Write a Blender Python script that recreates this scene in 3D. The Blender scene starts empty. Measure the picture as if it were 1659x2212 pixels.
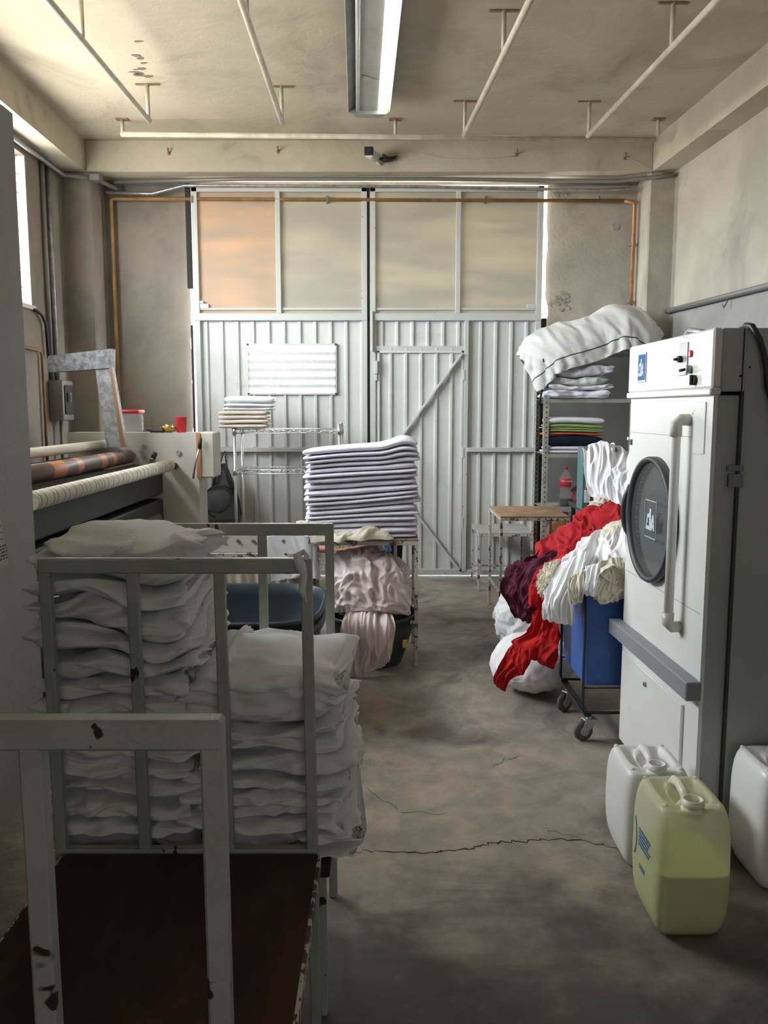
import bpy, bmesh, math, random
import numpy as np
from mathutils import Vector, Matrix, noise, Quaternion
PI = math.pi
sc = bpy.context.scene
COL = sc.collection
# ------------------------------------------------------------------ camera, light, exposure
F = 1790.0; CX = 829.5; CY = 1106.0; PITCH = math.radians(7.04); CAMH = 1.54
cam = bpy.data.cameras.new('camera'); cam.sensor_fit = 'VERTICAL'; cam.sensor_height = 24.0
cam.lens = 24.0 * F / 2212.0; cam.clip_start = 0.02
co = bpy.data.objects.new('camera', cam); COL.objects.link(co)
co.location = (0, 0, CAMH); co.rotation_euler = (PI / 2 - PITCH, 0, 0)
sc.camera = co
sc.view_settings.view_transform = 'Standard'; sc.view_settings.look = 'None'
sc.view_settings.gamma = 1.0; sc.view_settings.use_curve_mapping = False
sc.view_settings.exposure = 0.16
sc.cycles.use_denoising = True
sc.cycles.max_bounces = 10; sc.cycles.diffuse_bounces = 6; sc.cycles.transparent_max_bounces = 12
sc.cycles.sample_clamp_indirect = 25.0
sc.cycles.caustics_reflective = False; sc.cycles.caustics_refractive = False
SKY = 35.0          # overcast daylight outside
TUBE = 14.0         # lit fluorescent tube
w = bpy.data.worlds.new('overcast_sky'); sc.world = w; w.use_nodes = True
bg = w.node_tree.nodes['Background']; bg.inputs[0].default_value = (0.93, 0.97, 1.0, 1); bg.inputs[1].default_value = SKY
_n = w.node_tree.nodes; _l = w.node_tree.links          # the street below the horizon is darker than the sky
_t = _n.new('ShaderNodeTexCoord'); _s = _n.new('ShaderNodeSeparateXYZ'); _l.new(_t.outputs['Generated'], _s.inputs[0])
_r = _n.new('ShaderNodeMapRange'); _r.inputs['From Min'].default_value = -.12; _r.inputs['From Max'].default_value = .08; _l.new(_s.outputs[2], _r.inputs['Value'])
_m = _n.new('ShaderNodeMix'); _m.data_type = 'RGBA'; _l.new(_r.outputs[0], _m.inputs[0]); _m.inputs[6].default_value = (.50, .47, .42, 1); _m.inputs[7].default_value = (.93, .97, 1., 1); _l.new(_m.outputs[2], bg.inputs[0])

def portal(name, loc, rot, sx, sy):
    l = bpy.data.lights.new(name, 'AREA'); l.shape = 'RECTANGLE'; l.size = sx; l.size_y = sy
    l.cycles.is_portal = True
    o = bpy.data.objects.new(name, l); COL.objects.link(o); o.location = loc; o.rotation_euler = rot
    return o
WIN_Y0, WIN_Y1, WIN_Z0, WIN_Z1 = 2.8, 6.6, 2.34, 3.46
portal('window_daylight', (-2.90, (WIN_Y0 + WIN_Y1) / 2, (WIN_Z0 + WIN_Z1) / 2), (0, -PI / 2, 0), WIN_Z1 - WIN_Z0 + .1, WIN_Y1 - WIN_Y0 + .1)
portal('door_daylight', (-.14, 7.82, 1.78), (-PI / 2, 0, 0), 3.3, 3.6)
# added fill lamp behind the camera, no such source is seen
lb = bpy.data.lights.new('rear_fill', 'AREA'); lb.shape = 'RECTANGLE'; lb.size = 1.6; lb.size_y = 1.8; lb.energy = 15.0
lb.color = (1.0, .96, .88)
lo = bpy.data.objects.new('rear_fill', lb); COL.objects.link(lo); lo.location = (.7, -2.3, 1.5); lo.rotation_euler = (PI / 2, 0, 0)

def W(px, py, Y):
    u = (px - CX) / F; v = (CY - py) / F
    s = Y / (math.cos(PITCH) + v * math.sin(PITCH))
    return Vector((u * s, Y, CAMH + (-math.sin(PITCH) + v * math.cos(PITCH)) * s))
def WX(px, py, X):
    u = (px - CX) / F; v = (CY - py) / F
    s = X / u
    return Vector((X, s * (math.cos(PITCH) + v * math.sin(PITCH)), CAMH + (-math.sin(PITCH) + v * math.cos(PITCH)) * s))
def WZ(px, py, Z):
    u = (px - CX) / F; v = (CY - py) / F
    s = (Z - CAMH) / (-math.sin(PITCH) + v * math.cos(PITCH))
    return Vector((u * s, (math.cos(PITCH) + v * math.sin(PITCH)) * s, Z))

# ------------------------------------------------------------------ materials
def mat(name, col, rough=.6, metal=0., col2=None, nscale=3., nlo=.4, nhi=.6, ndetail=6., dirt=None, dscale=1.2, dlo=.5, dhi=.75,
        bump=0., bscale=40., chips=None, cscale=9., cthr=.66, trans=0., stretch=None, wave=None):
    m = bpy.data.materials.new(name); m.use_nodes = True
    nt = m.node_tree; N = nt.nodes; L = nt.links; b = N['Principled BSDF']
    g = N.new('ShaderNodeNewGeometry'); pos = g.outputs['Position']
    if stretch:
        mp = N.new('ShaderNodeMapping'); mp.inputs['Scale'].default_value = stretch; L.new(pos, mp.inputs['Vector']); pos = mp.outputs['Vector']
    def nz(scale, detail, dist=0.):
        n = N.new('ShaderNodeTexNoise'); n.inputs['Scale'].default_value = scale; n.inputs['Detail'].default_value = detail
        n.inputs['Roughness'].default_value = .62; n.inputs['Distortion'].default_value = dist; L.new(pos, n.inputs['Vector']); return n.outputs['Fac']
    def ramp(src, lo_, hi_):
        r = N.new('ShaderNodeMapRange'); r.inputs['From Min'].default_value = lo_; r.inputs['From Max'].default_value = hi_; L.new(src, r.inputs['Value']); return r.outputs['Result']
    def mix(f, a, c):
        x = N.new('ShaderNodeMix'); x.data_type = 'RGBA'; L.new(f, x.inputs[0])
        for i, v in ((6, a), (7, c)):
            if isinstance(v, tuple): x.inputs[i].default_value = (*v, 1)
            else: L.new(v, x.inputs[i])
        return x.outputs[2]
    out = tuple(col)
    if col2: out = mix(ramp(nz(nscale, ndetail, .4), nlo, nhi), out, tuple(col2))
    if dirt: out = mix(ramp(nz(dscale, 9., 1.2), dlo, dhi), out, tuple(dirt))
    if chips: out = mix(ramp(nz(cscale, 3., .3), cthr, cthr + .015), out, tuple(chips))
    if isinstance(out, tuple): b.inputs['Base Color'].default_value = (*out, 1)
    else: L.new(out, b.inputs['Base Color'])
    b.inputs['Roughness'].default_value = rough; b.inputs['Metallic'].default_value = metal
    if bump:
        bp = N.new('ShaderNodeBump'); bp.inputs['Strength'].default_value = min(1., bump); bp.inputs['Distance'].default_value = .012 * max(1., bump)
        L.new(nz(bscale, 5., .6), bp.inputs['Height']); L.new(bp.outputs[0], b.inputs['Normal'])
    return m
def cloth(name, col, bump=.55, bscale=13., stretch=(1, 1, 2.2), col2=None, stripe=None):
    m = mat(name, col, rough=.92, col2=col2, nscale=2.5, bump=bump, bscale=bscale, stretch=stretch)
    b = m.node_tree.nodes['Principled BSDF']; b.inputs['Specular IOR Level'].default_value = .15
    if stripe:
        N = m.node_tree.nodes; L = m.node_tree.links
        uv = N.new('ShaderNodeUVMap'); sp = N.new('ShaderNodeSeparateXYZ'); L.new(uv.outputs[0], sp.inputs[0])
        a = N.new('ShaderNodeMath'); a.operation = 'COMPARE'; a.inputs[1].default_value = stripe[0]; a.inputs[2].default_value = stripe[1]
        L.new(sp.outputs[1], a.inputs[0])
        x = N.new('ShaderNodeMix'); x.data_type = 'RGBA'; L.new(a.outputs[0], x.inputs[0])
        x.inputs[6].default_value = (*col, 1); x.inputs[7].default_value = (.05, .06, .07, 1); L.new(x.outputs[2], b.inputs['Base Color'])
    return m
def emit(name, col, s):
    m = bpy.data.materials.new(name); m.use_nodes = True; b = m.node_tree.nodes['Principled BSDF']
    b.inputs['Emission Color'].default_value = (*col, 1); b.inputs['Emission Strength'].default_value = s; b.inputs['Base Color'].default_value = (.8, .8, .8, 1)
    return m
def sheer(name, col, transp, translucent=.5, rough=.4, tcol=(1, 1, 1), col2=None, nscale=2., nlo=.4, nhi=.6, stretch=None):
    """translucent plastic: diffuse + translucent + a share of clear transmission"""
    m = bpy.data.materials.new(name); m.use_nodes = True; nt = m.node_tree; N = nt.nodes; L = nt.links
    for n in list(N): N.remove(n)
    o = N.new('ShaderNodeOutputMaterial'); d = N.new('ShaderNodeBsdfPrincipled'); t = N.new('ShaderNodeBsdfTranslucent'); tr = N.new('ShaderNodeBsdfTransparent')
    d.inputs['Base Color'].default_value = (*col, 1); d.inputs['Roughness'].default_value = rough
    t.inputs[0].default_value = (*col, 1); tr.inputs[0].default_value = (*tcol, 1)
    if col2:
        g = N.new('ShaderNodeNewGeometry'); mp = N.new('ShaderNodeMapping'); L.new(g.outputs['Position'], mp.inputs[0]); mp.inputs['Scale'].default_value = stretch or (1, 1, 1)
        n = N.new('ShaderNodeTexNoise'); n.inputs['Scale'].default_value = nscale; n.inputs['Detail'].default_value = 4; L.new(mp.outputs[0], n.inputs[0])
        r = N.new('ShaderNodeMapRange'); r.inputs[1].default_value = nlo; r.inputs[2].default_value = nhi; L.new(n.outputs['Fac'], r.inputs[0])
        x = N.new('ShaderNodeMix'); x.data_type = 'RGBA'; L.new(r.outputs[0], x.inputs[0]); x.inputs[6].default_value = (*col, 1); x.inputs[7].default_value = (*col2, 1)
        L.new(x.outputs[2], d.inputs['Base Color']); L.new(x.outputs[2], t.inputs[0])
    a = N.new('ShaderNodeMixShader'); a.inputs[0].default_value = translucent; L.new(d.outputs[0], a.inputs[1]); L.new(t.outputs[0], a.inputs[2])
    b = N.new('ShaderNodeMixShader'); b.inputs[0].default_value = transp; L.new(a.outputs[0], b.inputs[1]); L.new(tr.outputs[0], b.inputs[2])
    L.new(b.outputs[0], o.inputs[0]); return m
def glass(name, tint=(.8, .85, .85), opac=.12):
    m = bpy.data.materials.new(name); m.use_nodes = True; nt = m.node_tree; N = nt.nodes; L = nt.links
    for n in list(N): N.remove(n)
    o = N.new('ShaderNodeOutputMaterial'); g = N.new('ShaderNodeBsdfGlossy'); g.inputs['Roughness'].default_value = .03
    tr = N.new('ShaderNodeBsdfTransparent'); tr.inputs[0].default_value = (*tint, 1); x = N.new('ShaderNodeMixShader'); x.inputs[0].default_value = .05 + opac; L.new(tr.outputs[0], x.inputs[1]); L.new(g.outputs[0], x.inputs[2]); L.new(x.outputs[0], o.inputs[0])
    return m

Mt = {}
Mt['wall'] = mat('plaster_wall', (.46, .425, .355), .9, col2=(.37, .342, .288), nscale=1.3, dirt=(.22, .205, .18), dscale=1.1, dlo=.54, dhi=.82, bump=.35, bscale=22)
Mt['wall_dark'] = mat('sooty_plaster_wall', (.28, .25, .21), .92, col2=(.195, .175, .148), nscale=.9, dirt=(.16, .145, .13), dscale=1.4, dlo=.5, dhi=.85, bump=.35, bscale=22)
Mt['ceil'] = mat('ceiling_plaster', (.53, .475, .37), .95, col2=(.45, .40, .31), nscale=1.3, nlo=.35, nhi=.65, dirt=(.30, .265, .205), dscale=1.1, dlo=.52, dhi=.8, bump=.3, bscale=14)
Mt['beam'] = mat('beam_plaster', (.50, .455, .36), .95, col2=(.43, .39, .305), nscale=1.6, dirt=(.2, .18, .145), dscale=1.6, dlo=.58, dhi=.85, bump=.3, bscale=18)
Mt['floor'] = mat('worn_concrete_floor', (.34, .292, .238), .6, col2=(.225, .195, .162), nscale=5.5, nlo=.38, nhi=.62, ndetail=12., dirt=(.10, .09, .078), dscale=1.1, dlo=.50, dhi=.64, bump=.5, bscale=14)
def darken_near(m):
    # floor colour darker toward the near end of the room, blotchy with a ragged edge
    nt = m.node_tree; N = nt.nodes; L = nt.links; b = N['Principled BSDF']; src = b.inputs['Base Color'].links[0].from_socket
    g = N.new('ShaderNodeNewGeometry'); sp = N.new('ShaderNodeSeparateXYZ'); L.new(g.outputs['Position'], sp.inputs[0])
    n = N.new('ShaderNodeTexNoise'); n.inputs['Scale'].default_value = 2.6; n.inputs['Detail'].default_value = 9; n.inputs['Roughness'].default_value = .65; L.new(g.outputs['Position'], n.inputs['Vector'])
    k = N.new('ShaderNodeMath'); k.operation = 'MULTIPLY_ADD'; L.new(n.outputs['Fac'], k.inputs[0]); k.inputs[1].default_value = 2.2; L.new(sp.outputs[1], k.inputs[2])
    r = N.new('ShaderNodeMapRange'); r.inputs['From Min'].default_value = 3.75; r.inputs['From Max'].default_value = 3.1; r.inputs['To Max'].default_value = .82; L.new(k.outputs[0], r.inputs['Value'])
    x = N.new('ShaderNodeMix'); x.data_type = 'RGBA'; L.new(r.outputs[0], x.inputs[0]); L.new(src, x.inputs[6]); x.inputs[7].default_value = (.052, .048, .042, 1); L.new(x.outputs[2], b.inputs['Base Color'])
darken_near(Mt['floor'])
Mt['crack'] = mat('dark_crack', (.03, .028, .025), 1.)  # near-black strip marking the crack itself
Mt['partition'] = mat('partition_paint', (.30, .305, .28), .8, col2=(.26, .265, .245), nscale=1.5, bump=.2, bscale=25)
Mt['doorp'] = mat('door_grey_paint', (.64, .655, .645), .45, col2=(.57, .585, .575), nscale=1.5, dirt=(.40, .40, .38), dscale=2.5, dlo=.6, dhi=.8)
Mt['doorf'] = mat('door_frame_paint', (.54, .55, .53), .45, chips=(.12, .10, .08), cscale=14, cthr=.72)
Mt['gapfoam'] = mat('black_sealing_foam', (.03, .03, .03), .9)
Mt['pane'] = sheer('fibreglass_pane', (.125, .116, .098), 0., .5, .45, col2=(.20, .178, .126), nscale=2., nlo=.42, nhi=.7, stretch=(.6, 1, 3.5))
Mt['pane_o'] = sheer('fibreglass_pane_orange_glow', (.125, .11, .088), 0., .5, .45, col2=(.26, .175, .105), nscale=1.7, nlo=.4, nhi=.68, stretch=(.6, 1, 3.))  # orange glow of things outside put into the pane colour
for k in ('pane', 'pane_o'):   # the pane is pale inside, and lets little light through
    nt = Mt[k].node_tree
    for n in nt.nodes:
        if n.type == 'BSDF_PRINCIPLED':
            for l in list(n.inputs['Base Color'].links): nt.links.remove(l)
            n.inputs['Base Color'].default_value = (.64, .61, .53, 1) if k == 'pane' else (.66, .54, .42, 1)
Mt['pipe'] = mat('cream_painted_pipe', (.58, .53, .43), .5, col2=(.45, .41, .34), nscale=8)
Mt['galv'] = mat('galvanised_steel', (.42, .44, .45), .38, .7, col2=(.28, .29, .30), nscale=18)
Mt['duct'] = mat('galvanised_duct', (.20, .21, .215), .6, .2, col2=(.36, .37, .37), nscale=22, dirt=(.12, .105, .09), dscale=2.2, dlo=.5, dhi=.8)
Mt['ductd'] = mat('tarnished_dark_duct', (.10, .105, .11), .6, .2, col2=(.24, .25, .255), nscale=20)
Mt['conduit'] = mat('grey_conduit', (.20, .20, .19), .5, .3)
Mt['gas'] = mat('ochre_gas_pipe', (.36, .20, .055), .5, col2=(.24, .13, .05), nscale=9)
Mt['gas2'] = mat('copper_gas_pipe', (.50, .23, .10), .45, .2, col2=(.3, .15, .08), nscale=9)
Mt['blackm'] = mat('black_plastic', (.018, .018, .02), .45)
Mt['chrome'] = mat('chrome_wire', (.78, .79, .80), .3, 1.)
Mt['steelg'] = mat('slotted_steel_grey', (.42, .42, .39), .5, .2, col2=(.32, .31, .28), nscale=12)
Mt['holes'] = mat('dark_slot', (.03, .03, .03), .9)
Mt['cartp'] = mat('chipped_green_grey_paint', (.35, .37, .335), .42, col2=(.29, .31, .28), nscale=6, chips=(.025, .022, .02), cscale=11, cthr=.655, bump=.15, bscale=60)
Mt['deck'] = mat('brown_plywood_deck', (.06, .034, .018), .75, col2=(.04, .024, .013), nscale=3, stretch=(4, 1, 1), bump=.1, bscale=30)
Mt['deck'].node_tree.nodes['Principled BSDF'].inputs['Specular IOR Level'].default_value = .15
Mt['edge'] = mat('chipped_pale_edge', (.5, .46, .38), .6, chips=(.05, .035, .025), cscale=30, cthr=.5)
Mt['wht'] = cloth('white_bed_linen', (.70, .71, .72))
Mt['lav'] = cloth('white_terry_linen', (.74, .73, .82), bump=.25, bscale=30, stretch=(1, 1, 1))
Mt['pinkish'] = cloth('off_white_linen', (.68, .60, .585), bump=.5, bscale=8)
Mt['white2'] = cloth('bright_white_cloth', (.80, .80, .83), bump=.3)
Mt['cream'] = cloth('cream_cloth', (.66, .63, .52), bump=.4)
Mt['red'] = cloth('red_cloth', (.36, .018, .024), bump=.35, bscale=7)
Mt['red2'] = cloth('red_cloth_bright', (.48, .02, .022), bump=.3, bscale=7)
Mt['burg'] = cloth('burgundy_cloth', (.085, .018, .035), bump=.4, bscale=8)
Mt['beige'] = cloth('beige_towel', (.62, .55, .49), bump=.4, bscale=40, stretch=(1, 1, 1))
Mt['green'] = cloth('green_cloth', (.27, .42, .13)); Mt['orange'] = cloth('orange_cloth', (.62, .13, .05)); Mt['navy'] = cloth('navy_cloth', (.012, .016, .03))
Mt['stripe'] = cloth('white_sheet_with_stripe', (.66, .66, .66), bump=.3, stripe=(.13, .006))
Mt['canvas'] = cloth('cream_canvas', (.58, .50, .41), bump=.25, bscale=5, stretch=(3, 1, .5))
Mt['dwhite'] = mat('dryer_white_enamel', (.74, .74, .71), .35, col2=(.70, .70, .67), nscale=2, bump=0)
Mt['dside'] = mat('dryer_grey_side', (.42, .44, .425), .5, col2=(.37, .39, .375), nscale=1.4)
Mt['bumper'] = mat('grey_rubber_bumper', (.22, .235, .265), .6)
Mt['gasket'] = mat('black_rubber_gasket', (.035, .04, .045), .5)
Mt['dglass'] = sheer('grey_dryer_door_glass', (.12, .13, .13), .55, 0., .08, tcol=(.7, .74, .74))  # diffuse grey mixed into the glass so the inside reads grey
Mt['drum'] = mat('dryer_drum_steel', (.35, .36, .36), .35, .8)
Mt['logo_blue'] = mat('logo_plate_blue', (.035, .13, .32), .85); Mt['logo_white'] = mat('logo_white', (.50, .56, .63), .85)
Mt['alu'] = mat('brushed_aluminium', (.36, .37, .37), .4, .5)
Mt['redp'] = mat('red_plastic', (.60, .03, .04), .35)
Mt['jugw'] = sheer('white_jug_plastic', (.90, .90, .89), .0, .15, .35)
Mt['jugy'] = sheer('clear_yellowish_jug_plastic', (.90, .89, .70), .42, .30, .35, tcol=(.98, .98, .90))
Mt['jugc'] = mat('cream_jug_plastic', (.80, .80, .66), .35)
Mt['liquid'] = sheer('yellow_green_liquid', (.50, .62, .08), .0, .1, .3)
Mt['blueprint'] = mat('blue_print', (.04, .16, .40), .5)
Mt['bluebin'] = mat('blue_plastic_bin', (.022, .10, .36), .42, col2=(.04, .13, .46), nscale=2.5)
Mt['ironb'] = mat('black_iron_rod', (.03, .03, .032), .5, .4)
Mt['rubber'] = mat('caster_rubber', (.10, .10, .10), .6); Mt['caster'] = mat('caster_steel', (.42, .41, .39), .4, .6)
Mt['tub'] = mat('blue_grey_plastic_tub', (.028, .042, .056), .38); Mt['tubk'] = mat('black_plastic_tub', (.028, .032, .034), .4)
Mt['mangle'] = mat('mangle_cream_enamel', (.62, .61, .55), .4, col2=(.54, .53, .48), nscale=2.5, dirt=(.25, .23, .2), dscale=3, dlo=.66, dhi=.85)
Mt['manglek'] = mat('mangle_dark_body', (.035, .034, .032), .6)
Mt['roll_o'] = mat('worn_orange_roller', (.12, .075, .06), .45, col2=(.52, .20, .075), nscale=3.6, nlo=.55, nhi=.57, ndetail=0, stretch=(.01, 1, .01))
Mt['roll_w'] = mat('white_wrapped_roller', (.72, .68, .60), .7, dirt=(.4, .35, .28), dscale=6, dlo=.6, dhi=.8)
Mt['wrapline'] = mat('dark_wrap_seam', (.16, .12, .09), .8)
Mt['bolt'] = mat('bolt_steel', (.5, .48, .45), .35, .6); Mt['rustbolt'] = mat('rusty_bolt', (.28, .16, .09), .6, .3)
Mt['cardb'] = mat('cardboard_tape', (.50, .25, .12), .7); Mt['clear'] = sheer('clear_tub_plastic', (.7, .7, .7), .75, .3, .2)
Mt['gold'] = mat('gold_foil', (.75, .52, .16), .25, .8); Mt['tabler'] = mat('rusty_white_table_paint', (.50, .48, .43), .5, chips=(.12, .065, .04), cscale=22, cthr=.56)
Mt['tablewood'] = mat('brown_worn_tabletop', (.42, .25, .12), .5, col2=(.24, .15, .09), nscale=6, dirt=(.5, .42, .33), dscale=3, dlo=.58, dhi=.7)
Mt['tablew'] = mat('worn_white_tabletop', (.50, .49, .45), .55, col2=(.40, .39, .35), nscale=5)
Mt['brownrim'] = mat('worn_brown_rim', (.20, .13, .09), .6, col2=(.34, .26, .2), nscale=9)
Mt['pack'] = mat('grey_backpack_fabric', (.10, .11, .12), .8, col2=(.075, .08, .09), nscale=4, bump=.3, bscale=30)
Mt['packk'] = mat('black_backpack_strap', (.02, .021, .023), .8)
Mt['lens'] = mat('camera_lens', (.03, .04, .045), .1); Mt['camw'] = mat('camera_white_shell', (.55, .54, .5), .5)
Mt['fixt'] = mat('fixture_grey_enamel', (.30, .32, .30), .45, col2=(.22, .235, .22), nscale=5)
Mt['fixtw'] = mat('fixture_reflector_enamel', (.36, .37, .33), .4, col2=(.28, .29, .26), nscale=5)
Mt['tube_on'] = emit('lit_tube', (1., .98, .80), TUBE); Mt['tube_off'] = mat('unlit_tube_glass', (.55, .56, .58), .25)
Mt['paper'] = mat('yellowed_chart_paper', (.36, .37, .28), .8); Mt['ink'] = mat('dark_ink', (.03, .035, .05), .8); Mt['inkb'] = mat('blue_ink', (.03, .035, .12), .8)
Mt['teal'] = mat('teal_printed_box', (.02, .13, .15), .5, col2=(.13, .19, .19), nscale=1.7); Mt['cola'] = mat('dark_cola', (.012, .008, .008), .15)
Mt['pet'] = sheer('clear_bottle_plastic', (.6, .6, .62), .8, .2, .1); Mt['labelr'] = mat('red_bottle_label', (.62, .03, .035), .45); Mt['white'] = mat('white_print', (.8, .8, .8), .5)
Mt['pinkbag'] = sheer('pink_plastic_bag', (.45, .12, .20), .3, .4, .3); Mt['orangej'] = sheer('orange_plastic_jug', (.55, .22, .1), .15, .4, .35)
Mt['bluep'] = mat('blue_cap_plastic', (.03, .12, .5), .4); Mt['pinkp'] = mat('pink_print', (.6, .12, .35), .5)
Mt['skin'] = mat('skin', (.42, .21, .14), .5); Mt['hair'] = mat('black_hair', (.012, .01, .01), .6); Mt['lightblue'] = cloth('light_blue_cloth', (.22, .42, .72))
Mt['winframe'] = mat('window_frame_white', (.62, .62, .6), .5); Mt['clearglass'] = glass('window_glass', (.97, .98, .98), .0)
Mt['dadod'] = mat('dark_dado_paint', (.17, .172, .165), .85, col2=(.13, .132, .125), nscale=1.5)
Mt['greenfr'] = mat('dado_grey_paint', (.34, .335, .32), .85, col2=(.28, .275, .26), nscale=1.5, bump=.3, bscale=22)

# ------------------------------------------------------------------ mesh builder
SPLIT = {'bolt', 'rivet', 'snap', 'clip', 'side_rail', 'panel_seam', 'screw', 'side_hole', 'side_catch', 'stacking_nub', 'molded_rib', 'blue_bar', 'cross_rail', 'strap', 'wrap_band'}
class MB:
    def __init__(s, mx=None): s.v = []; s.f = []; s.sm = []; s.mi = []; s.mx = mx; s.cm = 0
    def add(s, vs, fs, smooth=False):
        n = len(s.v)
        for p in vs:
            p = Vector(p)
            s.v.append(s.mx @ p if s.mx else p)
        for f in fs: s.f.append([n + i for i in f]); s.sm.append(smooth); s.mi.append(s.cm)
        return s
    def box(s, lo, hi, bev=0., rot=None, seg=1):
        c = [(a + b) / 2 for a, b in zip(lo, hi)]; d = [abs(b - a) for a, b in zip(lo, hi)]
        bm = bmesh.new(); bmesh.ops.create_cube(bm, size=1.)
        for v in bm.verts: v.co = Vector((v.co.x * d[0], v.co.y * d[1], v.co.z * d[2]))
        if bev: bmesh.ops.bevel(bm, geom=bm.edges[:], offset=min(bev, min(d) * .45), segments=seg, affect='EDGES', profile=.5)
        R = rot or Matrix.Identity(3)
        vs = [R @ v.co + Vector(c) for v in bm.verts]; fs = [[v.index for v in f.verts] for f in bm.faces]; bm.free()
        return s.add(vs, fs, seg > 1)
    def bar(s, p0, p1, w, h, bev=.002, up=(0, 0, 1)):
        p0 = Vector(p0); p1 = Vector(p1); d = p1 - p0; L = d.length; z = d.normalized(); u = Vector(up)
        if abs(z.dot(u)) > .95: u = Vector((0, 1, 0))
        x = u.cross(z).normalized(); y = z.cross(x)
        R = Matrix((x, y, z)).transposed()
        c = (p0 + p1) / 2
        bm = bmesh.new(); bmesh.ops.create_cube(bm, size=1.)
        for v in bm.verts: v.co = Vector((v.co.x * w, v.co.y * h, v.co.z * L))
        if bev: bmesh.ops.bevel(bm, geom=bm.edges[:], offset=bev, segments=1, affect='EDGES')
        vs = [R @ v.co + c for v in bm.verts]; fs = [[v.index for v in f.verts] for f in bm.faces]; bm.free()
        return s.add(vs, fs)
    def tube(s, path, r, n=10, cap=True):
        P = [Vector(p) for p in path]; m = len(P); rs = r if isinstance(r, (list, tuple)) else [r] * m
        vs = []; ref = None
        for i, p in enumerate(P):
            t = ((P[i + 1] if i < m - 1 else P[i]) - (P[i - 1] if i else P[i])).normalized()
            if ref is None: ref = Vector((0, 0, 1)) if abs(t.z) < .9 else Vector((0, 1, 0))
            a = (ref - t * ref.dot(t)).normalized(); b = t.cross(a); ref = a
            for k in range(n):
                th = 2 * PI * k / n; vs.append(p + (a * math.cos(th) + b * math.sin(th)) * rs[i])
        fs = [[i * n + k, i * n + (k + 1) % n, (i + 1) * n + (k + 1) % n, (i + 1) * n + k] for i in range(m - 1) for k in range(n)]
        n0 = len(s.v); s.add(vs, fs, True)
        if cap:
            for f in ([n0 + i for i in range(n)][::-1], [n0 + (m - 1) * n + i for i in range(n)]): s.f.append(f); s.sm.append(False); s.mi.append(s.cm)
        return s
    def cyl(s, p0, p1, r, n=16, r2=None): return s.tube([p0, p1], [r, r if r2 is None else r2], n)
    def lathe(s, prof, c, n=24, sx=1., sy=1.):
        vs = [(c[0] + r * math.cos(2 * PI * k / n) * sx, c[1] + r * math.sin(2 * PI * k / n) * sy, c[2] + z) for r, z in prof for k in range(n)]
        m = len(prof)
        fs = [[i * n + k, i * n + (k + 1) % n, (i + 1) * n + (k + 1) % n, (i + 1) * n + k] for i in range(m - 1) for k in range(n)]
        n0 = len(s.v); s.add(vs, fs, True)
        for q, k in ((prof[0][0], 0), (prof[-1][0], m - 1)):
            if q > 1e-4: s.f.append([n0 + k * n + i for i in range(n)]); s.sm.append(False); s.mi.append(s.cm)
        return s
    def grid(s, P, smooth=True, close_u=False, close_v=False):
        ny = len(P); nx = len(P[0]); vs = [p for r in P for p in r]
        fs = [[j * nx + i, j * nx + (i + 1) % nx, ((j + 1) % ny) * nx + (i + 1) % nx, ((j + 1) % ny) * nx + i]
              for j in range(ny if close_v else ny - 1) for i in range(nx if close_u else nx - 1)]
        return s.add(vs, fs, smooth)
    def poly(s, pts, thick=None):
        """flat polygon extruded along vector thick"""
        n = len(pts); t = Vector(thick); P = [Vector(p) for p in pts]; Q = [p + t for p in P]
        s.add(P + Q, [list(range(n))[::-1], list(range(n, 2 * n))] + [[i, (i + 1) % n, n + (i + 1) % n, n + i] for i in range(n)])
        return s
    def build(s, name, m, parent=None, label=None):
        if parent is not None and name in SPLIT:
            par = list(range(len(s.v)))
            def fd(i):
                while par[i] != i: par[i] = par[par[i]]; i = par[i]
                return i
            for f in s.f:
                for i in f[1:]: par[fd(i)] = fd(f[0])
            groups = {}
            for k, f in enumerate(s.f): groups.setdefault(fd(f[0]), []).append(k)
            if len(groups) > 1:
                last = None
                for g in groups.values():
                    ids = sorted({i for k in g for i in s.f[k]}); mp = {i: n for n, i in enumerate(ids)}
                    m2 = MB(); m2.v = [s.v[i] for i in ids]; m2.f = [[mp[i] for i in s.f[k]] for k in g]; m2.sm = [s.sm[k] for k in g]; m2.mi = [s.mi[k] for k in g]; m2.whole = True
                    last = m2._build(name, m, parent, label)
                return last
        return s._build(name, m, parent, label)
    def _build(s, name, m, parent=None, label=None):
        me = bpy.data.meshes.new(name); o = bpy.data.objects.new(name, me); COL.objects.link(o)
        off = Vector((0, 0, 0))
        if parent is not None:
            q = parent
            while q is not None: off += Vector(q.location); q = q.parent
            o.parent = parent
        elif s.v:
            xs = [p.x for p in s.v]; ys = [p.y for p in s.v]; zs = [p.z for p in s.v]
            off = Vector(((min(xs) + max(xs)) / 2, (min(ys) + max(ys)) / 2, min(zs))); o.location = off
        me.from_pydata([p - off for p in s.v], [], s.f); me.polygons.foreach_set('use_smooth', s.sm)
        for k in (m if isinstance(m, (list, tuple)) else [m]): me.materials.append(Mt[k] if isinstance(k, str) else k)
        me.polygons.foreach_set('material_index', s.mi)
        bm = bmesh.new(); bm.from_mesh(me); bmesh.ops.recalc_face_normals(bm, faces=bm.faces[:]); bm.to_mesh(me); bm.free()
        me.update()
        if label: o['label'] = label
        return o
def thing(name, label, cat, loc=(0, 0, 0), group=None):
    o = bpy.data.objects.new(name, None); COL.objects.link(o); o.location = loc; o.empty_display_size = .05
    o['label'] = label; o['category'] = cat
    if group: o['group'] = group
    return o
def tag(o, label, cat, group=None):
    o['label'] = label; o['category'] = cat
    if group: o['group'] = group
    return o
def struct(o): o['kind'] = 'structure'; return o
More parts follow.
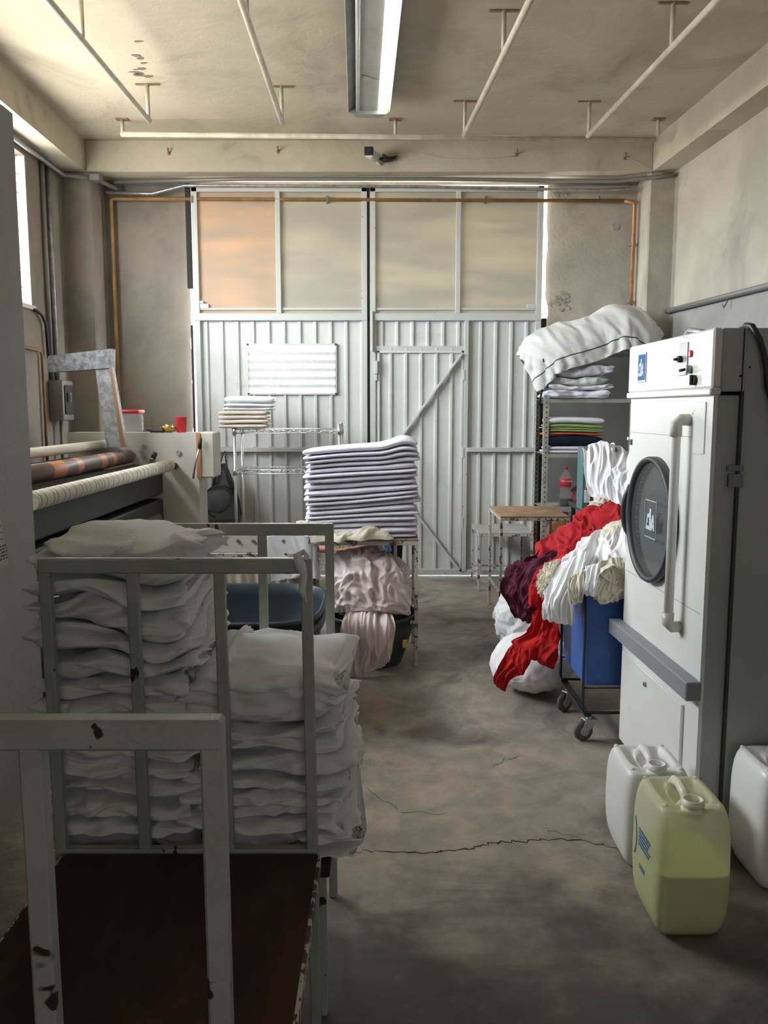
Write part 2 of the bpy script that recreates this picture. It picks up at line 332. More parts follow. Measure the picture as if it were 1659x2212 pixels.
def text(s, size, mx, m, parent, name='lettering', ext=.0006, shear=0.):
    c = bpy.data.curves.new('t', 'FONT'); c.body = s; c.size = size; c.extrude = ext; c.align_x = 'CENTER'; c.align_y = 'CENTER'; c.shear = shear
    o = bpy.data.objects.new('t', c); COL.objects.link(o); bpy.context.view_layer.update()
    me = bpy.data.meshes.new_from_object(o.evaluated_get(bpy.context.evaluated_depsgraph_get()))
    bpy.data.objects.remove(o); mb = MB(mx); mb.add([v.co.copy() for v in me.vertices], [list(p.vertices) for p in me.polygons]); bpy.data.meshes.remove(me)
    return mb.build(name, m, parent)
def nz(x, y=0., z=0.): return noise.noise(Vector((x, y, z)))
def fbm(p, o=3):
    a = 0.; s = 1.; t = 0.
    for _ in range(o): a += s * noise.noise(p); t += s; s *= .5; p = p * 2.03
    return a / t

# ------------------------------------------------------------------ folded cloth slabs and stacks
def sgp(c, e): return math.copysign(abs(c) ** e, c)
def slab(mb, cx, cy, w, d, flo, fhi, seed, plies=2, ragged=.012, ply=.010, nu=56, nv=36, rot=None, piv=None, crease=0.):
    rows = []
    for i in range(nu + 1):
        u = -math.cos(PI * i / nu); e = max(0., 1 - abs(u) ** 7) ** .5
        row = []
        for k in range(nv):
            t = 2 * PI * k / nv; c = math.cos(t); s_ = math.sin(t)
            yy = sgp(c, .36) * (.94 + .06 * e); q = sgp(s_, .66) * (.42 + .58 * e)
            x = cx + w / 2 * u; y = cy + d / 2 * yy
            edge = abs(yy) ** 6 + abs(u) ** 6
            pl = ply * (abs(math.sin(PI * plies * (q + 1) / 2)) ** .6 - .5) * abs(yy) ** 8
            y += math.copysign(pl, yy)
            x += math.copysign(ply * .8 * (abs(math.sin(PI * plies * (q + 1) / 2)) - .5), u) * abs(u) ** 12
            n1 = noise.noise_vector(Vector((x * 6, y * 6, seed * 3.1))); n2 = noise.noise_vector(Vector((x * 17, y * 17, q * 1.5 + seed * 5.7)))
            x += (n1.x * 1.0 + n2.x * .4) * ragged; y += (n1.y + n2.y * .4) * ragged
            lo_ = flo(x, y); hi_ = fhi(x, y); mid = (lo_ + hi_) / 2; h = (hi_ - lo_) / 2
            z = mid + q * h * (.97 + .1 * n2.z * edge)
            p = Vector((x, y, z))
            if crease:
                fd = abs(yy) ** 3 + abs(u) ** 6
                r1 = 1 - 3.4 * abs(noise.noise(Vector((x * 3.6 + y * 3, seed * 2.7, z * 34 + 2.5 * noise.noise(Vector((x * 5, y * 5, seed)))))))
                r2 = 1 - 3. * abs(noise.noise(Vector((x * 9 + z * 8, y * 9 + seed, z * 14 + 4))))
                k_ = crease * (r1 * .8 + r2 * .7) * min(1., fd)
                p.y += k_ * (1 if yy > 0 else -1) * min(1, abs(yy) ** 3 * 1.5); p.x += k_ * (1 if u > 0 else -1) * abs(u) ** 6
                p.z += crease * .35 * r2 * (.3 + max(0, q))
            if rot: p = rot @ (p - piv) + piv
            row.append(p)
        rows.append(row)
    n0 = len(mb.v)
    mb.grid(rows, True, close_u=True)
    mb.add(rows[0], [list(range(nv))], True); mb.add(rows[-1], [list(range(nv))[::-1]], True)
def boundary(z, A, key, seed, ramp=1., tilt=(0, 0), c=(0, 0), fq=3.):
    return lambda x, y: z + ramp * (A * noise.noise(Vector((x * fq + seed * 7.3, y * fq * .7, key))) + tilt[0] * (x - c[0]) + tilt[1] * (y - c[1]))
def stack(name, cx, cy, w, d, z0, ths, seed, mats, labels, cat, group, A=.02, step=.35, ragged=.012, jit=.01, plies=2, ply=.01, tilt=(0, 0), tiltn=None, nu=56, wj=.0, fq=3., crease=0., nv=36, yawj=0., bulge=None):
    rnd = random.Random(seed); z = z0; n = len(ths); out = []
    zs = [z0]
    for t in ths: zs.append(zs[-1] + t)
    B = [boundary(zs[k], A, k * step, seed, 0 if k == 0 else min(1., k / max(2., n * .35)), tilt, (cx, cy), fq) for k in range(n + 1)]
    if bulge:
        def wr(f, k): return lambda x, y: f(x, y) + bulge[1] * max(0., (k - n + 5) / 5.) * math.exp(-((x - bulge[0]) / bulge[2]) ** 2)
        B = [wr(f, k) for k, f in enumerate(B)]
    for k in range(n):
        yaw = Matrix.Rotation(rnd.uniform(-yawj, yawj), 3, 'Z') if yawj else None
        mb = MB(); pk = plies[k] if isinstance(plies, (list, tuple)) else plies
        slab(mb, cx + rnd.uniform(-jit, jit), cy + rnd.uniform(-jit, jit), w * (1 + rnd.uniform(-wj, wj)), d, B[k], B[k + 1], seed + k * 1.7, pk, ragged, ply, nu=nu, nv=nv, crease=crease, rot=yaw, piv=Vector((cx, cy, 0)))
        o = mb.build(name, mats[k] if isinstance(mats, (list, tuple)) else mats); tag(o, labels[k], cat, group); out.append(o)
    return out
ORD = ['', 'second', 'third', 'fourth', 'fifth', 'sixth', 'seventh', 'eighth', 'ninth', 'tenth', 'eleventh', 'twelfth', 'thirteenth', 'fourteenth', 'fifteenth', 'sixteenth', 'seventeenth', 'eighteenth', 'nineteenth', 'twentieth']
def stack_labels(n, top, mid, bot):
    """labels from bottom to top"""
    return [bot if k == 0 else top if k == n - 1 else mid.replace('#', ORD[n - 1 - k]) for k in range(n)]
def heap(name, c, r, seed, amp, m, fr=4., flat=None, parent=None, nu=120, nv=72, warp=.5, tie=None):
    mb = MB(); rows = []
    for j in range(nv + 1):
        ph = PI * j / nv; row = []
        for i in range(nu):
            th = 2 * PI * i / nu
            d = Vector((math.sin(ph) * math.cos(th), math.sin(ph) * math.sin(th), math.cos(ph)))
            q = d * fr + noise.noise_vector(d * fr * .6 + Vector((seed, 0, 0))) * warp * 2
            f = 1 - abs(noise.noise(q + Vector((seed * 3.3, 1, 2)))) * 2.2; g = 1 - abs(noise.noise(q * 2.3 + Vector((9, seed, 2)))) * 2.2
            k = amp * (f * .8 + g * .35 + noise.noise(d * 1.6 + Vector((seed, 5, 5))) * 1.4 - .45)
            if tie: k *= 1 - .8 * max(0, d.z) ** 2
            p = Vector((c[0] + d.x * (r[0] + k), c[1] + d.y * (r[1] + k), c[2] + d.z * (r[2] + k)))
            if flat is not None and p.z < flat + .03: p.z = flat + .03 * math.exp((p.z - flat - .03) / .05) * .999
            if flat is not None: p.z = max(p.z, flat + .001)
            row.append(p)
        rows.append(row)
    mb.grid(rows, True, close_u=True)
    return mb.build(name, m, parent)

# ------------------------------------------------------------------ cloth draped by a small position-based solver
def c_ground(z):
    def f(P): 
        m = P[:, 2] < z; P[m, 2] = z; return m
    return f
def c_ell(c, r, off=.008):
    c = np.array(c); r = np.array(r) + off
    def f(P):
        d = (P - c) / r; l = np.linalg.norm(d, axis=1); m = l < 1
        if m.any(): P[m] = c + d[m] / np.maximum(l[m], 1e-4)[:, None] * r
        return m
    return f
def c_box(lo, hi, off=.008):
    lo = np.array(lo) - off; hi = np.array(hi) + off
    def f(P):
        m = np.all((P > lo) & (P < hi), axis=1)
        if m.any():
            Q = P[m]; d = np.stack([Q - lo, hi - Q], 1).reshape(-1, 6); k = d.argmin(1); ax = k % 3; val = np.where(k < 3, lo[ax], hi[ax])
            Q[np.arange(len(Q)), ax] = val; P[m] = Q
        return m
    return f
def drape(name, m, center, size, ang, comp, colliders, label=None, cat=None, group=None, parent=None, nx=56, ny=56, steps=170, seed=1, tilt=None, thick=.003, amp=.02, fric=.6, pin=None, iters=7, bend=.18, fold=(.012, 5.)):
    rng = np.random.RandomState(seed); W_, H_ = size
    U, V = np.meshgrid(np.linspace(-.5, .5, nx), np.linspace(-.5, .5, ny))
    X = U * W_ * comp[0]; Y = V * H_ * comp[1]
    Zn = sum(np.sin(U * rng.uniform(6, 34) + V * rng.uniform(-26, 26) + rng.uniform(0, 6)) * rng.uniform(.4, 1) for _ in range(9)) * amp * .35
    L = np.stack([X, Y, Zn], -1).reshape(-1, 3)
    ca, sa = math.cos(ang), math.sin(ang); R = np.array([[ca, -sa, 0], [sa, ca, 0], [0, 0, 1]])
    if tilt is not None:
        Rt = np.array(Matrix.Rotation(tilt[1], 3, tilt[0])); R = Rt @ R
    P = L @ R.T + np.array(center); Q = P.copy()
    idx = np.arange(nx * ny).reshape(ny, nx); dx = W_ / (nx - 1); dy = H_ / (ny - 1); dd = math.hypot(dx, dy)
    cons = []
    for s in (0, 1):
        cons.append((idx[:, s:-1:2].ravel(), idx[:, s + 1::2].ravel(), dx, 1.)); cons.append((idx[s:-1:2, :].ravel(), idx[s + 1::2, :].ravel(), dy, 1.))
        a = idx[s:-1:2, :-1]; b = idx[s + 1::2, 1:]; cons.append((a.ravel(), b.ravel(), dd, .5))
        a = idx[s:-1:2, 1:]; b = idx[s + 1::2, :-1]; cons.append((a.ravel(), b.ravel(), dd, .5))
    for s in range(4):
        if s < 2:
            for o_ in (0, 1):
                cons.append((idx[:, 2 * s + o_:-2:4].ravel(), idx[:, 2 * s + o_ + 2::4].ravel(), 2 * dx, bend)) if False else None
    bx = [(idx[:, k:-3:6], idx[:, k + 3::6]) for k in range(6)]; by = [(idx[k:-3:6, :], idx[k + 3::6, :]) for k in range(6)]
    for a, b in bx:
        n = min(a.shape[1], b.shape[1]); cons.append((a[:, :n].ravel(), b[:, :n].ravel(), 3 * dx, bend * .5))
    for a, b in by:
        n = min(a.shape[0], b.shape[0]); cons.append((a[:n].ravel(), b[:n].ravel(), 3 * dy, bend * .5))
    pins = np.array([], int)
    if pin is not None: pins = pin(idx)
    pp = P[pins].copy()
    for st in range(steps):
        v = (P - Q) * .965; v = np.clip(v, -.03, .03); Q = P.copy(); P = P + v; P[:, 2] -= .0011
        for it in range(iters):
            for a, b, r, k in cons:
                d = P[b] - P[a]; l = np.sqrt((d * d).sum(1)) + 1e-9
                g = (k * .5 * (l - r) / l)[:, None] * d
                if r > 2 * max(dx, dy): g[l > r] = 0      # the long links only resist folding up
                P[a] += g; P[b] -= g
            if len(pins): P[pins] = pp
            if it % 3 == 2 or it == iters - 1:
                for c in colliders:
                    m_ = c(P)
                    if m_.any():
                        P[m_] -= (P[m_] - Q[m_]) * fric * .7; c(P); Q[m_] += (P[m_] - Q[m_]) * fric
    for _ in range(1):      # light smoothing
        G = P.reshape(ny, nx, 3); S = G.copy(); S[1:-1, 1:-1] = .5 * G[1:-1, 1:-1] + .125 * (G[:-2, 1:-1] + G[2:, 1:-1] + G[1:-1, :-2] + G[1:-1, 2:]); P = S.reshape(-1, 3)
    if fold[0]:
        G = P.reshape(ny, nx, 3); gu = np.gradient(G, axis=1); gv = np.gradient(G, axis=0); Nn = np.cross(gu, gv); Nn /= (np.linalg.norm(Nn, axis=2, keepdims=True) + 1e-9)
        if Nn[..., 2].mean() < 0: Nn = -Nn
        K = np.zeros((ny, nx, 1))
        for j in range(ny):
            for i in range(nx):
                uu = U[j, i] * W_; vv = V[j, i] * H_; q = Vector((uu * fold[1] + .6 * vv * fold[1], vv * fold[1] * .45, seed * 2.3)); q += noise.noise_vector(q * .7) * .9
                K[j, i, 0] = fold[0] * ((1 - 2.6 * abs(noise.noise(q))) + .5 * (1 - 2.6 * abs(noise.noise(q * 2.4))))
        P = (G + Nn * K).reshape(-1, 3)
    for c in colliders: c(P)
    mb = MB(); G = P.reshape(ny, nx, 3)
    mb.grid([[Vector(G[j, i]) for i in range(nx)] for j in range(ny)], True)
    o = mb.build(name, m, parent)
    uv = o.data.uv_layers.new(name='UVMap')
    for l in o.data.loops:
        j, i = divmod(l.vertex_index, nx); uv.data[l.index].uv = (i / (nx - 1), j / (ny - 1))
    so = o.modifiers.new('thickness', 'SOLIDIFY'); so.thickness = thick; so.offset = 1
    su = o.modifiers.new('smooth', 'SUBSURF'); su.levels = 1; su.render_levels = 1
    if label: tag(o, label, cat, group)
    return o

def cr(P, t):
    """Catmull-Rom through a list of vectors, t in 0..1"""
    n = len(P) - 1; f = min(t * n, n - 1e-6); i = int(f); u = f - i
    p0 = P[max(i - 1, 0)]; p1 = P[i]; p2 = P[i + 1]; p3 = P[min(i + 2, n)]
    return .5 * ((2 * p1) + (p2 - p0) * u + (2 * p0 - 5 * p1 + 4 * p2 - p3) * u * u + (3 * p1 - p0 - 3 * p2 + p3) * u ** 3)
def loft(name, m, rows, label=None, cat=None, group=None, nu=60, nv=60, fold=.014, fu=7., fv=1.5, seed=1, thick=.004, hem=.01, fine=.4, parent=None):
    """cloth surface through rows of control points, with folds running down the rows"""
    G = []
    for j in range(nv):
        v = j / (nv - 1); row = []
        ctrl = [cr(r, 0) for r in rows]
        for i in range(nu):
            u = i / (nu - 1); row.append(cr([cr(r, u) for r in rows], v))
        G.append(row)
    out = []
    for j in range(nv):
        v = j / (nv - 1); row = []
        for i in range(nu):
            u = i / (nu - 1)
            du = G[j][min(i + 1, nu - 1)] - G[j][max(i - 1, 0)]; dv = G[min(j + 1, nv - 1)][i] - G[max(j - 1, 0)][i]
            n = du.cross(dv); n = n.normalized() if n.length > 1e-9 else Vector((0, -1, 0))
            if n.y > 0 and abs(n.y) > abs(n.z): n = -n
            elif n.z < 0 and abs(n.z) >= abs(n.y): n = -n
            q = Vector((u * fu, v * fv, seed * 3.7)); w_ = noise.noise_vector(q * .8 + Vector((5, 5, 5))) * .7; q2 = q + w_
            k = (1 - 3. * abs(noise.noise(q2))) + fine * (1 - 3. * abs(noise.noise(q2 * 2.3 + Vector((3, 1, 4))))) + .5 * noise.noise(q * .7)
            e = min(1., 6 * min(v, 1 - v) + .35)
            p = G[j][i] + n * fold * k * e + dv.normalized() * hem * noise.noise(Vector((u * 9, seed, 2))) * (v if v > .8 else 0) if dv.length > 1e-9 else G[j][i]
            row.append(p)
        out.append(row)
    mb = MB(); mb.grid(out, True); o = mb.build(name, m, parent)
    so = o.modifiers.new('thickness', 'SOLIDIFY'); so.thickness = thick; so.offset = -1
    su = o.modifiers.new('smooth', 'SUBSURF'); su.levels = 1; su.render_levels = 1
    if label: tag(o, label, cat, group)
    return o
def WR(*pts): return [W(*p) for p in pts]
# ================================================================== ROOM SHELL
BY = 7.35; DY = 7.65                       # face of the end beam and columns, plane of the metal gate
def lx(y, x0=-2.75): return x0 - .0165 * (y - BY)     # left wall line
def rx(y, x0=2.48): return x0 - .057 * (y - BY)       # right wall line
Y0 = -2.6; Y1 = 7.95
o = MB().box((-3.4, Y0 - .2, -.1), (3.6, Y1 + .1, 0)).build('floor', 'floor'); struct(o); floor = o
def crack(pts, wd, seed):
    rnd = random.Random(seed); P = []
    for (a, b) in zip(pts[:-1], pts[1:]):
        n = 9
        for i in range(n):
            t = i / n; P.append(Vector((a[0] + (b[0] - a[0]) * t + rnd.uniform(-.012, .012), a[1] + (b[1] - a[1]) * t + rnd.uniform(-.012, .012), .0008)))
    A = []; B = []
    for i, p in enumerate(P):
        q = P[min(i + 1, len(P) - 1)] - P[max(i - 1, 0)]; nrm = Vector((-q.y, q.x, 0)).normalized(); k = wd * rnd.uniform(.3, 1.2) * min(1, 4 * min(i, len(P) - 1 - i) / len(P) + .2)
        A.append(p + nrm * k); B.append(p - nrm * k)
    MB().grid([A, B], False).build('floor_crack', 'crack', floor)
fz = lambda px, py: WZ(px, py, 0)[:2]
crack([fz(722, 1843), fz(800, 1838), fz(930, 1841), fz(1010, 1835), fz(1060, 1822), fz(1130, 1817), fz(1210, 1812), fz(1300, 1822), fz(1350, 1838)], .004, 1)
crack([fz(770, 1690), fz(860, 1752), fz(1000, 1760)], .0012, 2); crack([fz(1060, 1660), fz(1090, 1640), fz(1130, 1635)], .002, 3)
crack([fz(1170, 1790), fz(1230, 1805), fz(1290, 1800)], .0015, 5)
ZC = 3.81
o = MB().box((-3.4, Y0 - .2, ZC), (3.6, Y1 + .1, ZC + .15)).build('ceiling', 'ceil'); struct(o)
# left wall with its window opening
def wallpoly(pts, t, name, m):
    return struct(MB().poly(pts, t).build(name, m))
mb = MB()
def lq(y0, y1, z0, z1): mb.poly([(lx(y0), y0, z0), (lx(y1), y1, z0), (lx(y1), y1, z1), (lx(y0), y0, z1)], (-.13, 0, 0))
lq(Y0, WIN_Y0, 0, ZC); lq(WIN_Y1, Y1, 0, ZC); lq(WIN_Y0, WIN_Y1, 0, WIN_Z0); lq(WIN_Y0, WIN_Y1, WIN_Z1, ZC)
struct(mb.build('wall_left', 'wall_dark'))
mb = MB()      # right wall: pale above the conduit, grey dado below
def rq(y0, y1, a0, a1, b0, b1): mb.poly([(rx(y0), y0, a0), (rx(y1), y1, a1), (rx(y1), y1, b1), (rx(y0), y0, b0)], (.2, 0, 0))
Pa = WX(1410, 684, 2.49); Pb = WX(1659, 624, 2.62); sl = (Pa.z - Pb.z) / (Pa.y - Pb.y); zd = lambda y: Pa.z + sl * (y - Pa.y)
rq(Y0, Y1, zd(Y0), zd(Y1), ZC, ZC); mb.cm = 1; rq(Y0, Y1, 0, 0, zd(Y0), zd(Y1))
struct(mb.build('wall_right', ['wall', 'greenfr']))
struct(MB().box((-3.2, Y0 - .15, 0), (3.4, Y0, ZC)).build('wall_rear', 'wall'))
# end wall left and right of the gate, with crumbled plaster edges
GX0, GX1, GZ1 = -1.752, 1.457, 3.525
def ragged_wall(name, xe, xo, m, seed, dado=0):
    mb = MB(); n = 150; A = []; B = []
    for i in range(n + 1):
        z = 3.6 * i / n
        k = max(0., nz(z * 3.5, seed)) * .05 + nz(z * 22, seed + 3) * .012 + nz(z * 60, seed + 9) * .005
        A.append(Vector((xe - math.copysign(1, xe) * (.0 - abs(k)) , 7.70, z))); B.append(Vector((xo, 7.70, z)))
    C = [p + Vector((0, .2, 0)) for p in A]; mb.grid([B, A, C], False)
    if dado:
        for k, f in enumerate(mb.f):
            if sum(mb.v[i].z for i in f) / len(f) < dado: mb.mi[k] = 1
    return struct(mb.build(name, m))
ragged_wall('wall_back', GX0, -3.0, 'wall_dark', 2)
ragged_wall('wall_back', GX1, 2.9, ['wall', 'dadod'], 7, 2.12)
Mt['dmg'] = mat('crumbled_plaster', (.40, .375, .33), .95, col2=(.29, .27, .235), nscale=30, bump=.12, bscale=60)
for (cx, cz, a, b, sd) in ((1.60, 2.52, .11, .09, 1), (1.56, 3.46, .1, .04, 3)):
    mb = MB(); rnd = random.Random(sd)
    for q in range(30):
        t_ = rnd.uniform(0, 6.28); k = rnd.random() ** .6; x = cx + a * k * math.cos(t_); z = cz + b * k * math.sin(t_); r = rnd.uniform(.006, .02)
        mb.poly([(x + r * rnd.uniform(.6, 1.3) * math.cos(t * PI / 4) * 1.3, 7.70, z + r * rnd.uniform(.6, 1.2) * math.sin(t * PI / 4)) for t in range(8)], (0, -.002 - .0004 * q, 0))
    struct(mb.build('trim_8', 'dmg'))
struct(MB().cyl((2.08, 7.705, 3.17), (2.08, 7.694, 3.17), .035, 14).build('trim_9', 'dmg'))
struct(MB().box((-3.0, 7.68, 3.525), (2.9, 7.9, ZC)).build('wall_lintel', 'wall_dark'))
# beams and columns
struct(MB().box((-2.537, BY, 3.55), (2.285, 7.9, ZC), .006).build('trim_1', 'beam'))
struct(MB().poly([(lx(Y0, -2.537), Y0, 3.55), (lx(Y1, -2.537), Y1, 3.55), (lx(Y1, -2.537) - .5, Y1, 3.55), (lx(Y0, -2.537) - .5, Y0, 3.55)], (0, 0, .4)).build('trim_2', 'beam'))
struct(MB().poly([(rx(Y0, 2.285), Y0, 3.55), (rx(Y1, 2.285), Y1, 3.55), (rx(Y1, 2.285) + .5, Y1, 3.55), (rx(Y0, 2.285) + .5, Y0, 3.55)], (0, 0, .4)).build('trim_3', 'beam'))
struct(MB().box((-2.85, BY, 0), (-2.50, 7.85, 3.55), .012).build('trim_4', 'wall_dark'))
struct(MB().box((2.265, BY, 0), (2.6, 7.85, 3.55), .012).build('trim_5', 'wall'))
# painted partition beside the photographer, its top edge broken
mb = MB(); n = 40
PXX = -1.4285
T = [Vector((PXX + nz(i * .7, 3) * .006, 0. + 3.35 * i / n, 2.67 + nz(i * .9, 8) * .02)) for i in range(n + 1)]
Bt = [Vector((PXX, p.y, 0)) for p in T]; T2 = [p + Vector((-.45, 0, 0)) for p in T]; B2 = [p + Vector((-.45, 0, 0)) for p in Bt]
mb.grid([Bt, T, T2, B2], False); mb.add([Bt[-1], T[-1], T2[-1], B2[-1]], [[0, 1, 2, 3]])
part = struct(mb.build('wall_partition', 'partition'))
SS = Matrix.Translation((0, 0, 1.54)) @ Matrix.Scale(3.35 / 3.0, 4) @ Matrix.Translation((0, 0, -1.54))
MB(SS).poly([(-1.2795, 2.78, 2.115), (-1.2795, 2.58, 2.12), (-1.2795, 2.58, 2.26)], (.02, 0, 0)).build('bracket', 'conduit', part)
# paper chart on the partition
ch = thing('wall_chart', 'yellowed paper chart with ruled rows and blue bars at the left edge of the photo', 'chart', (-1.428, 2.9, .9))
MB(SS).poly([(-1.279, 2.52, 1.02), (-1.279, 2.775, 1.02), (-1.279, 2.66, 1.49), (-1.279, 2.52, 1.49)], (.002, 0, 0)).build('sheet', 'paper', ch)
mk = MB(SS); mk2 = MB(SS); rnd = random.Random(4)
for k in range(17):
    z = 1.47 - k * .0225; y1 = 2.66 + (1.49 - z) / .47 * .112
    mk.box((-1.2768, 2.525, z), (-1.2762, y1 - .004, z + .0022))
for z in (1.405, 1.29, 1.155):
    y1 = 2.66 + (1.49 - z) / .47 * .112; mk2.box((-1.2768, 2.53, z), (-1.2760, y1 - .012, z + .013))
for k in range(5):
    z = 1.085 - k * .011; y = 2.60
    while y < 2.765: wd = rnd.uniform(.01, .03); mk.box((-1.2768, y, z), (-1.2762, min(y + wd, 2.768), z + .005)); y += wd + .008
mk.build('ruling', 'ink', ch); mk2.build('blue_bar', 'inkb', ch)

# window in the left wall: frame, bars, glass
wn = bpy.data.objects.new('window_1', None); COL.objects.link(wn); wn.location = (lx(5.1) - .15, 5.1, WIN_Z0); struct(wn)
mb = MB(); xo = -.10
for z in (WIN_Z0 + .02, WIN_Z1 - .02): mb.bar((lx(WIN_Y0) + xo, WIN_Y0, z), (lx(WIN_Y1) + xo, WIN_Y1, z), .04, .04)
for y in (WIN_Y0 + .02, 5.15, WIN_Y1 - .02): mb.bar((lx(y) + xo, y, WIN_Z0), (lx(y) + xo, y, WIN_Z1), .04, .04)
mb.build('frame', 'winframe', wn)
mb = MB()
for k in range(1, 8):
    z = WIN_Z0 + (WIN_Z1 - WIN_Z0) * k / 8; mb.bar((lx(WIN_Y0) + xo + .04, WIN_Y0, z), (lx(WIN_Y1) + xo + .04, WIN_Y1, z), .012, .012, 0)
for k in range(1, 18):
    y = WIN_Y0 + (WIN_Y1 - WIN_Y0) * k / 18; mb.bar((lx(y) + xo + .04, y, WIN_Z0), (lx(y) + xo + .04, y, WIN_Z1), .01, .01, 0)
mb.build('security_bar', 'doorf', wn)
MB().poly([(lx(WIN_Y0) + xo, WIN_Y0, WIN_Z0), (lx(WIN_Y1) + xo, WIN_Y1, WIN_Z0), (lx(WIN_Y1) + xo, WIN_Y1, WIN_Z1), (lx(WIN_Y0) + xo, WIN_Y0, WIN_Z1)], (.004, 0, 0)).build('glass', 'clearglass', wn)
MB().box((lx(WIN_Y1) - .13, WIN_Y1 - .012, WIN_Z0), (lx(WIN_Y1) - .001, WIN_Y1 + .002, WIN_Z1), .002).build('jamb', 'winframe', wn)
MB().poly([(lx(WIN_Y0) + .015, WIN_Y0, WIN_Z0 - .03), (lx(WIN_Y1) + .015, WIN_Y1 + .03, WIN_Z0 - .03), (lx(WIN_Y1) - .15, WIN_Y1 + .03, WIN_Z0 - .03), (lx(WIN_Y0) - .15, WIN_Y0, WIN_Z0 - .03)], (0, 0, .032)).build('sill', 'winframe', wn)

# ================================================================== METAL GATE
gt = bpy.data.objects.new('door_1', None); COL.objects.link(gt); gt.location = (-.14, DY, 0); struct(gt)
def gpart(name, fn, m): mb = MB(); fn(mb); return mb.build(name, m, gt)
def frame(mb, x0, x1, z0, z1, wd=.05, y=DY - .02, t=.045):
    for x in (x0 + wd / 2, x1 - wd / 2): mb.box((x - wd / 2, y - t / 2, z0), (x + wd / 2, y + t / 2, z1), .003)
    for z in (z0 + wd / 2, z1 - wd / 2): mb.box((x0, y - t / 2, z - wd / 2), (x1, y + t / 2, z + wd / 2), .003)
def ribbed(mb, x0, x1, z0, z1, xs, hole=None, y=DY):
    """sheet metal with raised ribs; hole = louvre opening"""
    t = .003
    if hole:
        hx0, hx1, hz0, hz1 = hole
        for b in ((x0, z0, hx0, z1), (hx1, z0, x1, z1), (hx0, z0, hx1, hz0), (hx0, hz1, hx1, z1)): mb.box((b[0], y, b[1]), (b[2], y + t, b[3]))
    else: mb.box((x0, y, z0), (x1, y + t, z1))
    for x in xs:
        segs = [(z0, z1)] if not (hole and hole[0] < x < hole[1]) else [(z0, hole[2]), (hole[3], z1)]
        for a, b in segs:
            if b - a < .02: continue
            p = [(x - .02, y + .001), (x - .009, y - .022), (x + .009, y - .022), (x + .02, y + .001)]
            mb.add([(q[0], q[1], z) for z in (a + .01, b - .01) for q in p], [[0, 1, 5, 4], [1, 2, 6, 5], [2, 3, 7, 6], [0, 1, 2, 3], [4, 5, 6, 7]])
LX0, LX1, RX0, RX1 = -1.705, -.150, -.125, 1.415
ribL = [-1.605 + .1405 * k for k in range(11)]
gpart('left_leaf_sheet', lambda mb: (ribbed(mb, LX0, LX1, 1.19, 2.34, ribL, (-1.23, -.44, 1.686, 2.122)), ribbed(mb, LX0, LX1, .03, 1.16, ribL)), 'doorp')
def ff(mb):
    frame(mb, LX0, LX1, .006, 3.50)
    mb.box((LX0, DY - .05, 2.335), (LX1, DY + .005, 2.40), .004); mb.box((LX0 + .04, DY - .06, 1.155), (LX1 - .04, DY, 1.195), .004)
    mb.box((-.965, DY - .045, 2.40), (-.92, DY + .005, 3.46), .004)
    for z in (2.43, 3.455): mb.box((LX0 + .05, DY - .03, z), (LX1 - .05, DY, z + .02), .003)
    # stepped bracket at the lower corner of the pane
    mb.box((LX0 + .05, DY - .035, 2.44), (LX0 + .13, DY + .002, 2.485), .003); mb.box((LX0 + .05, DY - .04, 2.485), (LX0 + .085, DY, 2.51), .003)
gpart('left_leaf_frame', ff, 'doorf')
def fr(mb):
    frame(mb, RX0, RX1, .006, 3.50)
    mb.box((RX0, DY - .05, 2.335), (RX1, DY + .005, 2.40), .004); mb.box((.76, DY - .06, 1.155), (RX1 - .03, DY, 1.195), .004)
    mb.box((.64, DY - .045, 2.40), (.685, DY + .005, 3.46), .004); mb.box((.725, DY - .05, .04), (.765, DY, 2.335), .004); mb.box((RX0, DY - .032, 2.066), (.745, DY + .004, 2.112), .003)
    for z in (2.43, 3.455): mb.box((RX0 + .05, DY - .03, z), (RX1 - .05, DY, z + .02), .003)
    mb.box((RX1 - .13, DY - .035, 2.44), (RX1 - .05, DY + .002, 2.485), .003)
gpart('right_leaf_frame', fr, 'doorf')
ribR = [-.02 + .1385 * k for k in range(11)]
gpart('right_leaf_sheet', lambda mb: (ribbed(mb, RX0, .745, 2.09, 2.34, ribR[:6]), ribbed(mb, .745, RX1, .03, 2.34, [.875, 1.013, 1.152, 1.29])), 'doorp')
wk = gpart('wicket_door', lambda mb: ribbed(mb, -.115, .745, .035, 2.10, [.06 + .138 * k for k in range(5)], y=DY - .015), 'doorp')
mb = MB(); frame(mb, -.06, .722, .045, 2.07, .022, DY - .03, .03)
mb.bar((.70, DY - .055, 2.04), (-.04, DY - .055, 1.02), .045, .02); mb.bar((-.04, DY - .055, 1.02), (.70, DY - .055, .06), .04, .02); mb.build('brace', 'doorp', wk)
mb = MB()
for z in (.5, 1.15, 1.85): mb.box((.712, DY - .055, z - .05), (.735, DY - .035, z + .05), .004); mb.box((-.085, DY - .06, z - .05), (-.06, DY - .035, z + .05), .004)
mb.build('hinge', 'doorf', wk)
def lou(mb):
    x0, x1, z0, z1 = -1.23, -.44, 1.686, 2.122
    frame(mb, x0 - .012, x1 + .012, z0 - .012, z1 + .012, .02, DY - .01, .04)
    for k in range(1, 6):
        z = z0 + (z1 - z0) * k / 6; mb.box((x0, DY - .025, z - .010), (x1, DY + .03, z - .002), 0, Matrix.Rotation(.35, 3, 'X')); mb.box((x0, DY - .03, z - .024), (x1, DY - .022, z + .011), .001)
gpart('louvre', lou, 'doorp')
